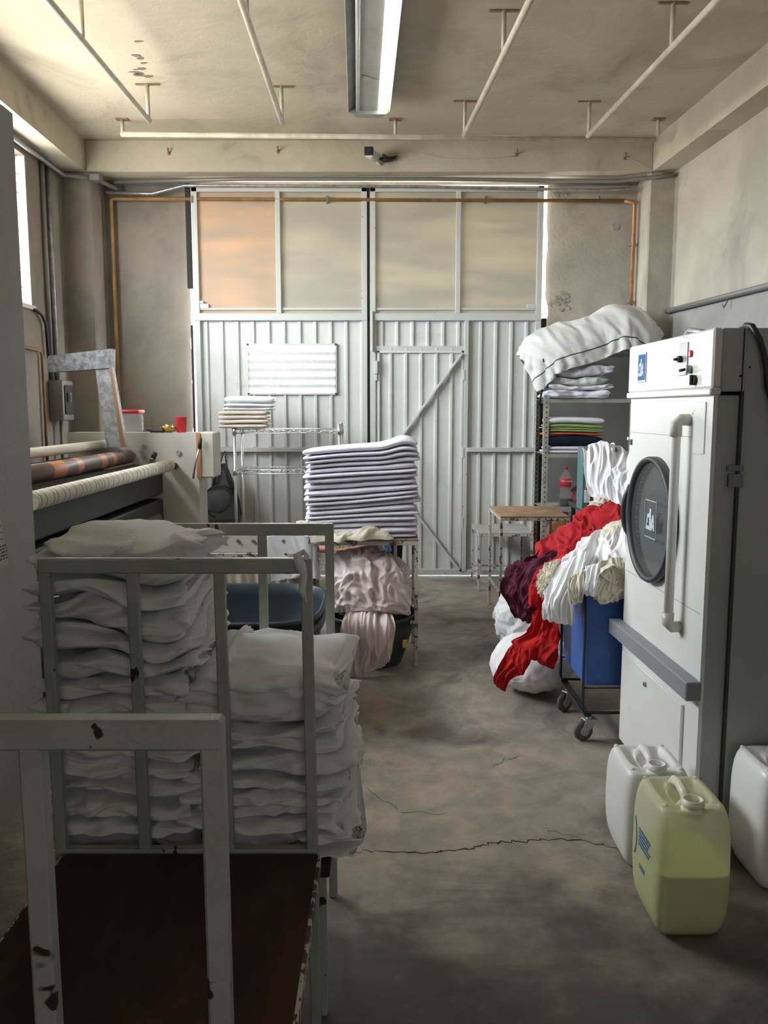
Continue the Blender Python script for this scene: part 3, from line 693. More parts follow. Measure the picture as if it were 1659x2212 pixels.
for x0, x1, m in ((-1.655, -.965, 'pane_o'), (-.92, -.20, 'pane'), (-.075, .64, 'pane'), (.685, 1.365, 'pane')):
    MB().box((x0 - .02, DY - .005, 2.39), (x1 + .02, DY, 3.475)).build('translucent_pane', m, gt)
gpart('sealing_foam', lambda mb: (mb.box((-1.765, DY - .02, 2.62), (-1.715, DY + .02, 3.53), .005), mb.box((-.152, DY - .028, 1.2), (-.122, DY - .02, 3.5)), mb.box((1.42, DY, .0), (1.47, DY + .02, 2.36)), mb.box((-1.75, DY, .0), (-1.73, DY + .02, 2.3))), 'gapfoam')
gpart('latch', lambda mb: (mb.box((-.115, DY - .075, 2.06), (-.10, DY - .05, 2.42), .003), mb.box((-.09, DY - .08, 1.86), (-.055, DY - .05, 1.98), .006)), 'doorf')

# ================================================================== OVERHEAD PIPES
def pipes(xa, xb, yfar, hang, label):
    ln = lambda y: xa + (xb - xa) * (yfar - y) / 6.
    t = thing('ceiling_pipe_rail', label, 'pipe', (ln(3), 3., 3.57), 'cream pipe rails under the ceiling')
    MB().tube([(ln(yfar), yfar, 3.57), (ln(0), 0, 3.57)], .019, 12).build('rail', 'pipe', t)
    for y in hang:
        MB().cyl((ln(y), y, 3.57), (ln(y), y, ZC), .014, 10).build('hanger', 'pipe', t)
        MB().box((ln(y) - .085, y - .012, ZC - .008), (ln(y) + .085, y + .012, ZC - .001), .002).build('ceiling_plate', 'rustbolt', t)
pipes(-1.662, -1.80 + .09, 6.16, (6.14, 4.88), 'first cream pipe rail from the left, running along the ceiling')
pipes(-.725, -.69, 6.20, (6.18, 4.6), 'cream pipe rail on hangers just left of the fluorescent light')
pipes(.598, .98, 6.48, (6.46, 5.06, 3.6), 'cream pipe rail on hangers just right of the fluorescent light')
pipes(1.523, 1.93, 6.49, (6.47, 4.97, 3.6), 'cream pipe rail at far right under the ceiling')
t = thing('cross_pipe', 'long cream pipe running across the room against the end beam', 'pipe', (0, 6.82, 3.68))
MB().tube([(-2.06, 6.8, 3.68), (2.16, 6.9, 3.67)], .02, 12).build('rail', 'pipe', t)
for x in (-2.06, .09, 2.16):
    MB().cyl((x, 6.85, 3.68), (x, 6.85, ZC), .014, 10).build('hanger', 'pipe', t); MB().box((x - .05, 6.82, ZC - .008), (x + .05, 6.88, ZC - .001), .002).build('ceiling_plate', 'rustbolt', t)

# ================================================================== FLUORESCENT LIGHT
fx = thing('fluorescent_light', 'long grey twin tube ceiling light with one tube lit', 'light', (-.09, 5.2, 3.66))
A = Vector((-.107, 6.37, 0)); B = Vector((-.03, 3.95, 0)); ax = (B - A).normalized(); sd = Vector((-ax.y, ax.x, 0))   # sd points right
if sd.x < 0: sd = -sd
def FP(t, s, z): p = A + (B - A) * t + sd * s; return Vector((p.x, p.y, z))
prof = [(-.155, 3.71), (-.15, 3.695), (-.105, 3.74), (-.07, 3.745), (-.07, 3.70), (.06, 3.70), (.06, 3.745), (.105, 3.745), (.15, 3.695), (.155, 3.71), (.12, 3.80), (-.12, 3.80)]
mb = MB(); mb.grid([[FP(t, s, z) for s, z in prof] for t in (0, 1)], False, close_u=True)
mb.add([FP(0, s, z) for s, z in prof], [list(range(len(prof)))]); mb.add([FP(1, s, z) for s, z in prof], [list(range(len(prof)))])
mb.build('housing', 'fixtw', fx)
mb = MB(); mb.grid([[FP(t, s, z) for s, z in ((-.158, 3.715), (-.152, 3.692), (-.098, 3.742), (-.1, 3.75))] for t in (-.001, 1.001)], False); mb.build('side_reflector', 'fixt', fx)
for t0, t1 in ((-.02, .012), (.988, 1.02)):
    mb = MB(); pr = [(-.157, 3.70), (-.12, 3.675), (.12, 3.675), (.157, 3.70), (.15, 3.80), (-.15, 3.80)]
    e0 = .75 if t0 < 0 else 1.; e1 = 1. if t0 < 0 else .75
    mb.grid([[FP(t0, s * e0, z) for s, z in pr], [FP(t1, s * e1, z) for s, z in pr]], False, close_u=True)
    mb.add([FP(t0, s * e0, z) for s, z in pr], [list(range(6))]); mb.add([FP(t1, s * e1, z) for s, z in pr], [list(range(6))]); mb.build('end_cap', 'fixt', fx)
MB().cyl(FP(.02, .088, 3.705), FP(.98, .088, 3.705), .017, 14).build('lit_tube', 'tube_on', fx)
MB().cyl(FP(.02, -.085, 3.70), FP(.98, -.085, 3.70), .014, 14).build('unlit_tube', 'tube_off', fx)
MB().tube([FP(.28, -.06, 3.697), FP(.275, -.02, 3.695), FP(.27, .01, 3.69), FP(.255, .03, 3.695), FP(.25, .05, 3.697)], .002, 6).build('loose_wire', 'blackm', fx)

# ================================================================== SECURITY CAMERA, WIRES, CONDUITS, GAS PIPES
t = thing('security_camera', 'small white bullet security camera with a black face on the end beam', 'camera', (-.1, 7.3, 3.62))
c0 = W(797, 334, 7.15)
MB().cyl((c0.x, 7.10, c0.z), (c0.x + .05, 7.28, c0.z + .02), .040, 20).build('shell', 'camw', t)
MB().box((c0.x - .038, 7.085, c0.z - .022), (c0.x + .038, 7.102, c0.z + .046), .014, None, 3).build('face', 'blackm', t)
MB().cyl((c0.x, 7.079, c0.z + .012), (c0.x, 7.09, c0.z + .012), .018, 16).build('lens', 'lens', t)
MB().tube([(c0.x + .05, 7.28, c0.z + .01), (c0.x + .08, 7.33, c0.z - .02), (c0.x + .1, BY - .001, c0.z - .02)], .014, 8).build('mount', 'camw', t)
mb = MB(); p = W(838, 342, 7.32)
mb.tube([p + Vector((-.07, 0, -.005)), p + Vector((-.02, -.015, -.012)), p + Vector((.03, -.01, -.008)), p + Vector((.075, .01, .02))], [.012, .026, .02, .008], 10)
mb.tube([p + Vector((-.05, 0, 0)), p + Vector((-.04, -.01, .03)), p + Vector((0, 0, .01))], .006, 6)
tag(mb.build('cable_bundle', 'blackm'), 'black taped bundle of cable beside the security camera', 'cable')
mb = MB(); pts = [W(x, y, BY - .008) for x, y in ((850, 330), (880, 328), (912, 331), (950, 341), (1000, 344), (1060, 342), (1118, 337), (1116, 330))]
mb.tube(pts, .0022, 6); tag(mb.build('wire', 'pipe'), 'thin pale wire drooping across the end beam right of the camera', 'wire')
mb = MB(); mb.tube([W(1348, 338, BY - .008), W(1370, 347, BY - .01), W(1408, 368, BY - .02), W(1448, 377, 7.3)], .0022, 6)
tag(mb.build('wire', 'pipe'), 'thin pale wire slanting down to the top right corner of the end wall', 'wire')
for i, (px, py, nm) in enumerate(((365, 330, 'left'), (601, 326, 'middle'), (1116, 332, 'right'), (1350, 340, 'far right'))):
    p = W(px, py, BY); mb = MB(); mb.tube([p, p + Vector((0, -.03, 0)), p + Vector((0, -.035, .03))], .007, 6); mb.box((p.x - .012, p.y - .005, p.z - .02), (p.x + .012, p.y + .001, p.z + .01), .002)
    tag(mb.build('wall_hook', 'rustbolt'), 'small rusty hook on the end beam, %s one of the four' % ('leftmost', 'second from left', 'third from left', 'rightmost')[i], 'hook', 'hooks on the end beam')
# conduits under the end beam
mb = MB(); mb.tube([(-2.48, 7.56, 3.515), (-1.2, 7.5, 3.53), (.4, 7.5, 3.53), (2.0, 7.5, 3.51), (2.3, 7.34, 3.50), (2.44, 7.28, 3.51)], .018, 10)
tag(mb.build('conduit', 'conduit'), 'upper dark grey conduit running under the end beam above the gate', 'conduit')
mb = MB(); mb.tube([(-2.45, 7.60, 3.44), (-2.05, 7.60, 3.43), (-1.9, 7.58, 3.46), (-1.75, 7.56, 3.49), (.3, 7.57, 3.485), (1.9, 7.57, 3.45), (2.15, 7.5, 3.45)], .015, 10)
tag(mb.build('conduit', 'galv'), 'lower galvanised conduit over the gate with an S bend at its left end', 'conduit')
mb = MB(); mb.tube([(lx(6.2) + .03, 6.2, 3.51), (-2.70, 7.25, 3.50), (-2.46, 7.33, 3.49), (-2.35, 7.6, 3.47)], .02, 10); mb.box((-2.49, 7.28, 3.46), (-2.40, 7.38, 3.52), .006)
tag(mb.build('conduit', 'conduit'), 'grey conduit with a junction box coming round the top left corner', 'conduit')
g = thing('gas_pipe', 'ochre gas pipe crossing above the gate and down beside the left column', 'pipe', (-2.43, 7.6, 1.2))
MB().tube([(-2.42, 7.63, .9), (-2.42, 7.63, 3.38), (-2.40, 7.63, 3.395), (2.12, 7.60, 3.37)], .016, 10).build('tube', 'gas', g)
mb = MB()
for x in (-1.7, -.5, .9, 1.9): mb.box((x - .012, 7.60, 3.355), (x + .012, 7.645, 3.415), .003)
mb.build('clip', 'conduit', g)
g = thing('gas_pipe', 'copper orange gas pipe running down beside the right column', 'pipe', (2.2, 7.6, 2.3))
MB().tube([(2.12, 7.60, 3.37), (2.20, 7.60, 3.36), (2.215, 7.60, 3.33), (2.215, 7.62, 2.2)], .017, 10).build('tube', 'gas2', g)
mb = MB()
for z in (3.0, 2.5): mb.box((2.19, 7.6, z - .012), (2.24, 7.66, z + .012), .003)
mb.build('clip', 'conduit', g)
g = thing('conduit', 'thick grey conduit with a hook on the right wall above the dryer', 'conduit', (2.5, 5., 2.4))
f2 = lambda px, py, off=.03: None
P = []
for y in (7.34, 6.2, 5.0, 4.0, 3.0): P.append(Vector((rx(y) - .03, y, zd(y))))
MB().tube(P, .022, 10).build('tube', 'conduit', g)
p = P[1]; MB().tube([p, p + Vector((-.01, 0, -.05)), p + Vector((-.03, 0, -.085)), p + Vector((-.045, 0, -.06))], .005, 6).build('hook', 'conduit', g)
# left wall cabling
g = thing('electrical_conduit', 'grey vertical conduit pair feeding the switch box on the left wall', 'conduit', (lx(6.95) + .02, 6.95, 1.6))
for y, z0 in ((6.88, 1.75), (7.0, 1.75)): MB().tube([(lx(y) + .02, y, z0), (lx(y) + .02, y, 3.5)], .017, 10).build('tube', 'conduit' if y < 6.9 else 'galv', g)
g = thing('switch_box', 'dark grey electrical switch box low on the left wall behind the hood', 'box', (lx(6.9) + .06, 6.95, 1.45))
MB().box((lx(6.9), 6.83, 1.45), (lx(6.9) + .12, 7.07, 1.78), .012, None, 2).build('casing', 'conduit', g)
MB().box((lx(6.9) + .12, 6.86, 1.50), (lx(6.9) + .13, 7.04, 1.74), .004).build('cover', 'blackm', g); MB().box((lx(6.9) + .13, 6.9, 1.6), (lx(6.9) + .16, 6.92, 1.68), .004).build('lever', 'galv', g)
MB().tube([(lx(6.9) + .05, 6.95, 1.45), (lx(6.9) + .05, 6.95, 1.0)], .015, 8).build('down_pipe', 'conduit', g)
mb = MB(); mb.tube([(lx(6.6) + .02, 6.58, 2.31), (lx(6.7) + .03, 6.7, 2.29), (lx(6.8) + .03, 6.78, 2.22), (lx(6.8) + .03, 6.80, 1.95)], .013, 8)
tag(mb.build('cable', 'blackm'), 'black cable curving down from the window sill on the left wall', 'cable')
mb = MB(); mb.tube([(lx(5.6) + .025, 5.6, 2.02), (lx(6.65) + .025, 6.65, 2.0), (lx(6.65) + .025, 6.68, 1.97), (lx(6.65) + .025, 6.68, 1.1)], .012, 8)
tag(mb.build('gas_pipe', 'gas'), 'thin brown gas pipe bending down the left wall behind the ironing machine', 'pipe')

# flaked spots on the ceiling
mb = MB(); rnd = random.Random(12)
for px, py in ((300, 89), (297, 120), (304, 126), (310, 136), (293, 150), (300, 158), (286, 155), (320, 165), (299, 162), (306, 148)):
    p = WZ(px, py, 3.81); r = rnd.uniform(.012, .03)
    mb.poly([(p.x + 1.6 * r * rnd.uniform(.5, 1.2) * math.cos(t * PI / 4), p.y + r * rnd.uniform(.5, 1.2) * math.sin(t * PI / 4), 3.811) for t in range(8)], (0, 0, -.0025))
Mt['flake'] = mat('flaked_ceiling', (.17, .15, .115), .95)
struct(mb.build('trim_10', 'flake'))
# ================================================================== IRONING MACHINE (flatwork mangle) ALONG THE LEFT WALL
mg = thing('ironing_machine', 'long cream ironing machine with orange and white wrapped rollers along the left wall', 'machine', (-1.95, 5.1, 0))
ME = 6.35
def side_profile(mb, x0, x1, y, t, top=1.365):
    pts = [(x0, y, .06), (x1 - .03, y, .06), (x1, y, .1), (x1, y, 1.0), (x1 - .01, y, top - .02), (x1 - .03, y, top), (x0, y, top)]
    mb.poly(pts, (0, t, 0))
mb = MB(); side_profile(mb, -2.42, -1.42, ME, .28); mb.build('end_panel', 'mangle', mg)
mb = MB(); side_profile(mb, -2.42, -1.70, 3.72, .1, 1.0); mb.build('end_panel', 'mangle', mg)
MB().box((-2.40, 3.80, .10), (-1.70, ME, .86), .01).build('body', 'manglek', mg)
MB().box((-2.40, 3.80, .86), (-2.15, ME, 1.18), .01).build('rear_cover', 'manglek', mg)
mb = MB(); mb.tube([(-1.63, 3.78, 1.12), (-1.63, 6.28, 1.12)], .045, 24); w_ = mb.build('white_roller', 'roll_w', mg)
rnd = random.Random(3)
mb = MB(); y = 3.82
while y < 6.24:
    ring = []; tl = rnd.uniform(-.012, .012)
    for s_, r_ in ((-.0035, .0450), (0, .0462), (.0035, .0450)):
        ring.append([Vector((-1.63 + r_ * math.cos(a * PI / 12), y + s_ + tl * math.sin(a * PI / 12), 1.12 + r_ * math.sin(a * PI / 12))) for a in range(24)])
    mb.grid(ring, True, close_u=True); y += rnd.choice((.045, .06, .075, .09))
mb.build('wrap_band', 'wrapline', w_)
MB().tube([(-1.63, 6.26, 1.12), (-1.60, 6.30, 1.115), (-1.60, 6.36, 1.11)], [.03, .025, .025], 12).build('roller_bearing', 'blackm', mg)
MB().tube([(-1.93, 3.78, 1.19), (-1.93, 6.26, 1.19)], .052, 24).build('orange_roller', 'roll_o', mg)
MB().tube([(-2.08, 3.78, 1.285), (-2.08, 6.22, 1.285)], .032, 20).build('guide_roller', 'roll_w', mg)
MB().tube([(-1.93, 6.26, 1.19), (-1.93, 6.36, 1.19)], .03, 12).build('roller_bearing', 'blackm', mg)
mb = MB()
for k in range(58):
    y = 3.82 + k * .042; mb.bar((-1.89, y, 1.13), (-1.68, y, 1.10), .022, .004, 0)
mb.build('feed_slats', 'manglek', mg)
MB().box((-2.15, 3.80, .9), (-1.70, ME, 1.085), .01).build('feed_bed', 'manglek', mg)
MB().tube([(-1.75, 3.8, .72), (-1.72, 6.2, .72)], .05, 16).build('lower_roller', 'conduit', mg)
MB().box((-1.76, 3.8, .50), (-1.66, 6.1, .60), .02).build('front_rail', 'conduit', mg)
mb = MB()
for px, py in ((312, 965), (306, 976), (312, 987), (386, 978)): 
    p = W(px, py, ME); mb.cyl(p, p + Vector((0, -.02, 0)), .019 if py in (965, 978) else .013, 12)
mb.build('bolt', 'bolt', mg)
p = W(332, 985, ME); MB().tube([p + Vector((-.012, .01, -.035)), p + Vector((.012, .01, .03))], .022, 14).build('slot', 'blackm', mg)
p = W(330, 992, ME); MB().cyl(p, p + Vector((0, -.03, -.01)), .017, 12).build('adjuster', 'galv', mg)
MB().box((-1.435, ME - .012, 1.02), (-1.40, ME + .1, 1.365), .003).build('tape_strip', 'cardb', mg)
MB().box((-1.42, ME + .0, 1.02), (-1.30, ME + .26, 1.37), .01).build('side_box', 'mangle', mg)
# L shaped hood
hd = thing('exhaust_hood', 'dented galvanised L shaped duct rising behind the ironing machine rollers', 'duct', (-2.1, 6.1, 1.2))
q = [W(x, y, 6.05) for x, y in ((103, 769), (240, 753), (240, 795), (104, 804))]
MB().poly(q, (0, .10, 0)).build('top_box', 'ductd', hd)
q = [W(x, y, 6.06) for x, y in ((205, 792), (241, 793), (270, 966), (230, 966))]
MB().poly(q, (0, .07, 0)).build('down_duct', 'duct', hd)
q = [W(x, y, 6.06) for x, y in ((237, 793), (242, 790), (272, 966), (262, 966))]
MB().poly(q, (0, -.012, 0)).build('seam', 'rustbolt', hd)
p = W(165, 941, 6.2); MB().poly([W(x, y, 6.22) for x, y in ((166, 940), (229, 936), (229, 966), (166, 966))], (0, .1, 0)).build('base_plate', 'mangle', hd)
# things on the machine
zt = 1.365
t = thing('food_container', 'clear plastic tub with a red lid on the ironing machine end', 'container', (-1.96, 6.5, zt))
a = W(266, 920, 6.5).x; b = W(306, 920, 6.5).x
MB().box((a, 6.42, zt), (b, 6.58, zt + .145), .02, None, 2).build('tub', 'clear', t); MB().box((a - .006, 6.41, zt + .145), (b + .006, 6.59, zt + .175), .012, None, 2).build('lid', 'redp', t)
t = thing('plastic_cup', 'bright red plastic cup at the corner of the ironing machine', 'cup', (W(392, 930, 6.42).x, 6.42, zt))
MB().lathe([(.034, 0), (.036, .004), (.047, .118), (.0475, .12), (.044, .12), (.034, .01), (0, .01)], t.location, 24).build('cup_wall', 'redp', t)
t = thing('foil_dish', 'shiny gold foil dish beside the red cup', 'dish', (W(365, 930, 6.42).x, 6.42, zt))
MB().lathe([(.02, 0), (.045, .012), (.07, .04), (.072, .042), (.066, .04), (.04, .016), (0, .01)], t.location, 14).build('bowl', 'gold', t)
heap('crumpled_foil', (t.location.x, 6.42, zt + .036), (.035, .035, .018), 4, .012, 'gold', parent=t, nu=40, nv=20)
mb = MB(); x = W(325, 930, 6.4).x; mb.box((x, 6.37, zt), (x + .11, 6.42, zt + .018), .006); mb.cyl((x + .02, 6.39, zt + .014), (x - .02, 6.39, zt + .025), .012, 8)
tag(mb.build('hand_tool', 'blackm'), 'small black tool lying left of the gold dish', 'tool')
mb = MB(); p0 = W(422, 1000, 6.3); p1 = W(432, 952, 6.3); mb.tube([p0 + Vector((-.02, 0, -.12)), p0, p1 - Vector((0, 0, .04))], .008, 8); h_ = mb.build('lever_rod', 'galv')
tag(h_, 'control lever with a black grip at the right end of the ironing machine', 'lever'); MB().tube([p1 - Vector((.003, 0, .06)), p1 + Vector((.004, 0, .02))], .014, 10).build('grip', 'blackm', h_)

# ================================================================== WIRE RACK WITH TOWELS, BACKPACK
wr = thing('wire_rack', 'chrome wire shelf rack in front of the gate left leaf', 'rack', (-.82, 7.1, 0))
RX_ = (-1.25, -.37); RY = (6.95, 7.32)
for x in RX_:
    for y in RY:
        MB().cyl((x, y, 0), (x, y, 1.425), .0125, 12).build('post', 'chrome', wr)
def wshelf(z, nm):
    mb = MB()
    for y in RY:
        for dz in (0, .032): mb.tube([(RX_[0], y, z + dz), (RX_[1], y, z + dz)], .004, 6)
        n = 20
        for k in range(n):
            x = RX_[0] + (RX_[1] - RX_[0]) * k / n; xm = x + (RX_[1] - RX_[0]) / n; mb.tube([(x, y, z + (.032 if k % 2 else 0)), (xm, y, z + (0 if k % 2 else .032))], .0028, 5)
    for x in RX_:
        for dz in (0, .032): mb.tube([(x, RY[0], z + dz), (x, RY[1], z + dz)], .004, 6)
    for k in range(1, 30):
        x = RX_[0] + (RX_[1] - RX_[0]) * k / 30; mb.tube([(x, RY[0], z + .034), (x, RY[1], z + .034)], .0022, 5, False)
    s_ = mb.build('wire_shelf', 'chrome', wr)
    c = MB()
    for x in RX_:
        for y in RY: c.cyl((x, y, z - .012), (x, y, z + .045), .018, 10)
    c.build('collar', 'chrome', s_)
wshelf(1.345, 1); wshelf(1.005, 2); wshelf(.18, 3)
L4 = stack_labels(4, 'uppermost of the beige folded towels under the white ones on the wire rack', '# beige folded towel down in the pile on the wire rack', 'lowest beige folded towel, resting on the wire rack corner')
stack('folded_towel', -1.17, 7.05, .40, .26, 1.385, [.036] * 4, 3, 'beige', L4, 'towel', 'beige towels on the wire rack', A=.012, ragged=.008, plies=2)
L3 = stack_labels(3, 'thick white folded towel on top of the pile on the wire rack', 'thin white folded towel in the middle of the white towels on the wire rack', 'thin white folded towel lying straight on the beige towels')
stack('folded_towel', -1.13, 7.06, .40, .25, 1.532, [.03, .032, .062], 8, 'wht', L3, 'towel', 'white towels on the wire rack', A=.008, ragged=.008, plies=[1, 1, 2])
bp = thing('backpack', 'dark grey backpack hanging on the gate by its black loop', 'bag', (-1.42, 7.4, .5))
c0 = W(482, 1075, 7.42)
mb = MB(); rows = []
for j in range(40):
    v = j / 39; z = .50 + .56 * v; wd = .155 * (1 - .78 * max(0, (v - .35) / .65) ** 1.4) * (.86 + .14 * math.sin(PI * min(1, v * 2.2))); dp = .10 * (1 - .7 * max(0, (v - .4) / .6)) * min(1, .5 + v * 4)
    row = []
    for i in range(40):
        a = 2 * PI * i / 40; ca, sa = math.cos(a), math.sin(a)
        k = 1 + .05 * noise.noise(Vector((ca * 2, sa * 2, v * 5)))
        row.append(Vector((c0.x + sgp(ca, .7) * wd * k, 7.45 + sgp(sa, .8) * dp * k, z)))
    rows.append(row)
mb.grid(rows, True, close_u=True); mb.add(rows[0], [list(range(40))]); mb.add(rows[-1], [list(range(40))]); mb.build('pack_body', 'pack', bp)
mb = MB(); rows = []
for j in range(24):
    ph = PI * j / 23; rows.append([Vector((c0.x - .035 + .125 * math.sin(ph) * math.cos(2 * PI * i / 28), 7.375 + .06 * math.sin(ph) * math.sin(2 * PI * i / 28), .74 + .13 * math.cos(ph))) for i in range(28)])
mb.grid(rows, True, close_u=True); mb.build('front_pocket', 'pack', bp)
mb = MB(); mb.tube([(c0.x - .15, 7.36, .80), (c0.x - .08, 7.325, .855), (c0.x + .03, 7.325, .87), (c0.x + .10, 7.35, .83)], .008, 6); mb.tube([(c0.x - .15, 7.40, .70), (c0.x - .12, 7.36, .62), (c0.x - .06, 7.345, .58)], .006, 6); mb.build('zip', 'packk', bp)
for s_ in (-1, 1):
    mb = MB(); mb.tube([(c0.x + s_ * .012, 7.42, 1.05), (c0.x + s_ * .045, 7.37, .98), (c0.x + s_ * .06, 7.36, .93), (c0.x + s_ * .11 + .01, 7.40, .78), (c0.x + s_ * .13 + .02, 7.44, .6)], .014, 8); mb.build('strap', 'packk', bp)
mb = MB(); mb.tube([(c0.x - .03, 7.46, 1.04), (c0.x - .015, 7.5, 1.12), (c0.x, 7.56, 1.165), (c0.x + .012, 7.5, 1.12), (c0.x + .03, 7.46, 1.04)], .006, 6); mb.build('hang_loop', 'packk', bp)

# ================================================================== FEED TABLE WITH CANVAS APRON, TUB
ft = thing('feed_table', 'white riveted feed table with a canvas apron behind the dark tub', 'table', (-.85, 5.05, 0))
MB().poly([(-1.30, 5.0, .635), (-.42, 5.0, .635), (-.42, 5.0, .66), (-.42, 5.04, .80), (-1.30, 5.04, .80), (-1.30, 5.0, .66)][0:0] or [(-1.30, 5.0, .675), (-.42, 5.0, .675), (-.42, 5.0, .80), (-1.30, 5.0, .80)], (0, .35, 0)).build('table_beam', 'mangle', ft)
MB().box((-1.30, 4.985, .635), (-.42, 5.05, .672), .004).build('lower_rail', 'tabler', ft)
mb = MB()
for k in range(8): x = -1.17 + k * .093; mb.cyl((x, 5.0, .745), (x, 4.985, .745), .010, 10)
mb.build('rivet', 'rustbolt', ft)
mb = MB()
for k in range(6): x = -1.12 + k * .107; mb.cyl((x, 4.99, .615), (x, 4.978, .615), .009, 10)
mb.build('snap', 'bolt', ft)
mb = MB(); rows = []
for j in range(20):
    z = .635 - .5 * j / 19; rows.append([Vector((-1.28 + .84 * i / 110, 5.0 + .018 * (j / 19 + .15) * (math.sin(i * .33 + .6 * math.sin(i * .09)) + .6 * math.sin(i * .81)) + .002, z)) for i in range(111)])
mb.grid(rows); a_ = mb.build('apron', 'canvas', ft); s_ = a_.modifiers.new('t', 'SOLIDIFY'); s_.thickness = .003
for x in (-1.26, -.46):
    for y in (5.06, 5.32): MB().bar((x, y, 0), (x, y, .675), .035, .035).build('leg', 'tabler', ft)
MB().box((-1.05, 4.993, .50), (-1.02, 5.0, .66), .003).build('clamp', 'blackm', ft)
drape('white_cloth', 'white2', (-.55, 5.02, .95), (.34, .24), .2, (.8, .8), [c_box((-1.3, 5.0, .5), (-.42, 5.35, .80)), c_ell((-.56, 5.12, .80), (.13, .1, .055)), c_ground(.005)],
      'bright white cloth crumpled on the right end of the riveted feed table', 'cloth', nx=44, ny=34, seed=4, steps=120)
tb = thing('laundry_tub', 'large dark blue grey oval plastic tub behind the cart frames', 'tub', (-.74, 4.25, 0))
def ovaltub(parent, c, rx_, ry_, zr, m, e=.72, lip=.025, bot=.8, wall=.006):
    mb = MB(); n = 72
    prof = [(bot * .98, .0), (bot, .015), (1., zr - .06), (1.0, zr - .012), (1.0 + lip * 1.2, zr - .012), (1.0 + lip * 1.35, zr), (1.0 + lip * .6, zr + .012), (1 - .01, zr + .006), (1 - .02, zr - .06), (bot - .02, .03), (0.001, .03)]
    rows = []
    for k, z in prof: rows.append([Vector((c[0] + sgp(math.cos(2 * PI * i / n), e) * rx_ * k, c[1] + sgp(math.sin(2 * PI * i / n), e) * ry_ * k, c[2] + z)) for i in range(n)])
    mb.grid(rows, True, close_u=True); mb.add(rows[0], [list(range(n))]); return mb.build('shell', m, parent)
ovaltub(tb, (-.74, 4.25, 0), .42, .44, .535, 'tub', e=.52)
mb = MB(); n = 72; mb.grid([[Vector((-.74 + sgp(math.cos(2 * PI * i / n), .52) * .425 * k, 4.25 + sgp(math.sin(2 * PI * i / n), .52) * .445 * k, z)) for i in range(n)] for k, z in ((1., .455), (1.03, .46), (1.03, .49), (1., .495))], True, close_u=True); mb.build('rim_band', 'tub', tb)

# ================================================================== CENTRE TABLE WITH THE SHEET STACK, HEAP BELOW, PERSON BEHIND
ct = thing('work_table', 'small rusty white steel table under the tall stack of folded sheets', 'table', (-.12, 5.1, 0))
tx0, tx1, ty0, ty1, tz = -.45, .205, 4.86, 5.38, .778
MB().box((tx0, ty0, tz - .012), (tx1, ty1, tz), .003).build('tabletop', 'brownrim', ct)
mb = MB()
for y in (ty0 + .012, ty1 - .012): mb.bar((tx0, y, tz - .026), (tx1, y, tz - .026), .025, .025)
for x in (tx0 + .012, tx1 - .012): mb.bar((x, ty0, tz - .026), (x, ty1, tz - .026), .025, .025)
mb.build('rim_rail', 'tabler', ct)
for x in (tx0 + .012, tx1 - .012):
    for y in (ty0 + .012, ty1 - .012): MB().bar((x, y, 0), (x, y, tz - .03), .022, .022).build('leg', 'tabler', ct)
mb = MB(); mb.bar((tx1 - .012, ty0, .27), (tx1 - .012, ty1, .27), .02, .02); mb.bar((.05, ty0 + .012, .27), (tx1, ty0 + .012, .27), .02, .02); mb.build('stretcher', 'tabler', ct)
MB().bar((.075, ty1 - .01, 0), (.075, ty1 - .01, tz - .03), .022, .022).build('leg', 'tabler', ct)
NS = 18
ths = [.026 + .009 * ((k * 7) % 4) / 3 for k in range(NS)]; ths[-1] = .04
L_ = stack_labels(NS, 'topmost folded white sheet of the tall stack, bulging up at its right end', '# sheet from the top of the tall white stack on the centre table', 'bottom folded sheet of the tall white stack on the centre table')
stack('folded_sheet', -.135, 5.10, .66, .44, tz, ths, 21, 'lav', L_, 'sheet', 'neat white sheets stacked on the centre table', A=.018, step=.2, ragged=.007, jit=.012, plies=[2 + (k % 2) for k in range(NS)], ply=.012, tilt=(.075, 0), bulge=(.12, .035, .09), nu=64, wj=.03, fq=2.)
mb = MB(); rows = []
for j in range(90):
    v = j / 89; x = -.52 + .58 * v; wd = .035 + .035 * math.sin(PI * min(1, v * 1.1)) ; row = []
    for i in range(26):
        a = PI * (i / 25) ; n_ = noise.noise(Vector((x * 14, math.cos(a) * 1.5, 3))); n2_ = 1 - 2.3 * abs(noise.noise(Vector((x * 22 + math.cos(a) * 2, a * 1.1, 7))))
        hh = (.028 + .035 * max(0, math.sin(v * 9 + 1)) + .016 * n2_) * (1 if v < .93 else (1 - v) / .07)
        row.append(Vector((x + .01 * n_, 4.865 - math.cos(a) * wd * (1 + .5 * n_), tz + .003 + max(0, math.sin(a) ** .8 * hh) - (.02 * max(0, n_) if i < 3 else 0) + (.03 if x < -.44 else 0))))
    rows.append(row)
mb.grid(rows); tag(mb.build('crumpled_cloth', 'cream'), 'crumpled creamy cloth along the front edge of the centre table', 'cloth')
t2 = thing('laundry_basin', 'round black plastic basin under the centre table', 'basin', (-.1, 5.0, 0))
ovaltub(t2, (-.08, 5.0, 0), .27, .29, .30, 'tubk', e=1., bot=.72)
p = WZ(862, 1372, .16); MB().box((.105, 4.765, .14), (.14, 4.775, .19), .004, Matrix.Rotation(.5, 3, 'Z')).build('sticker', 'gold', t2, 'torn yellowed sticker')
h1 = heap('laundry_heap', (-.09, 5.05, .44), (.215, .20, .21), 5, .055, 'pinkish', fr=2.6, nu=150, nv=100, flat=None)
tag(h1, 'heap of crumpled off-white linen in the black basin under the table', 'laundry')
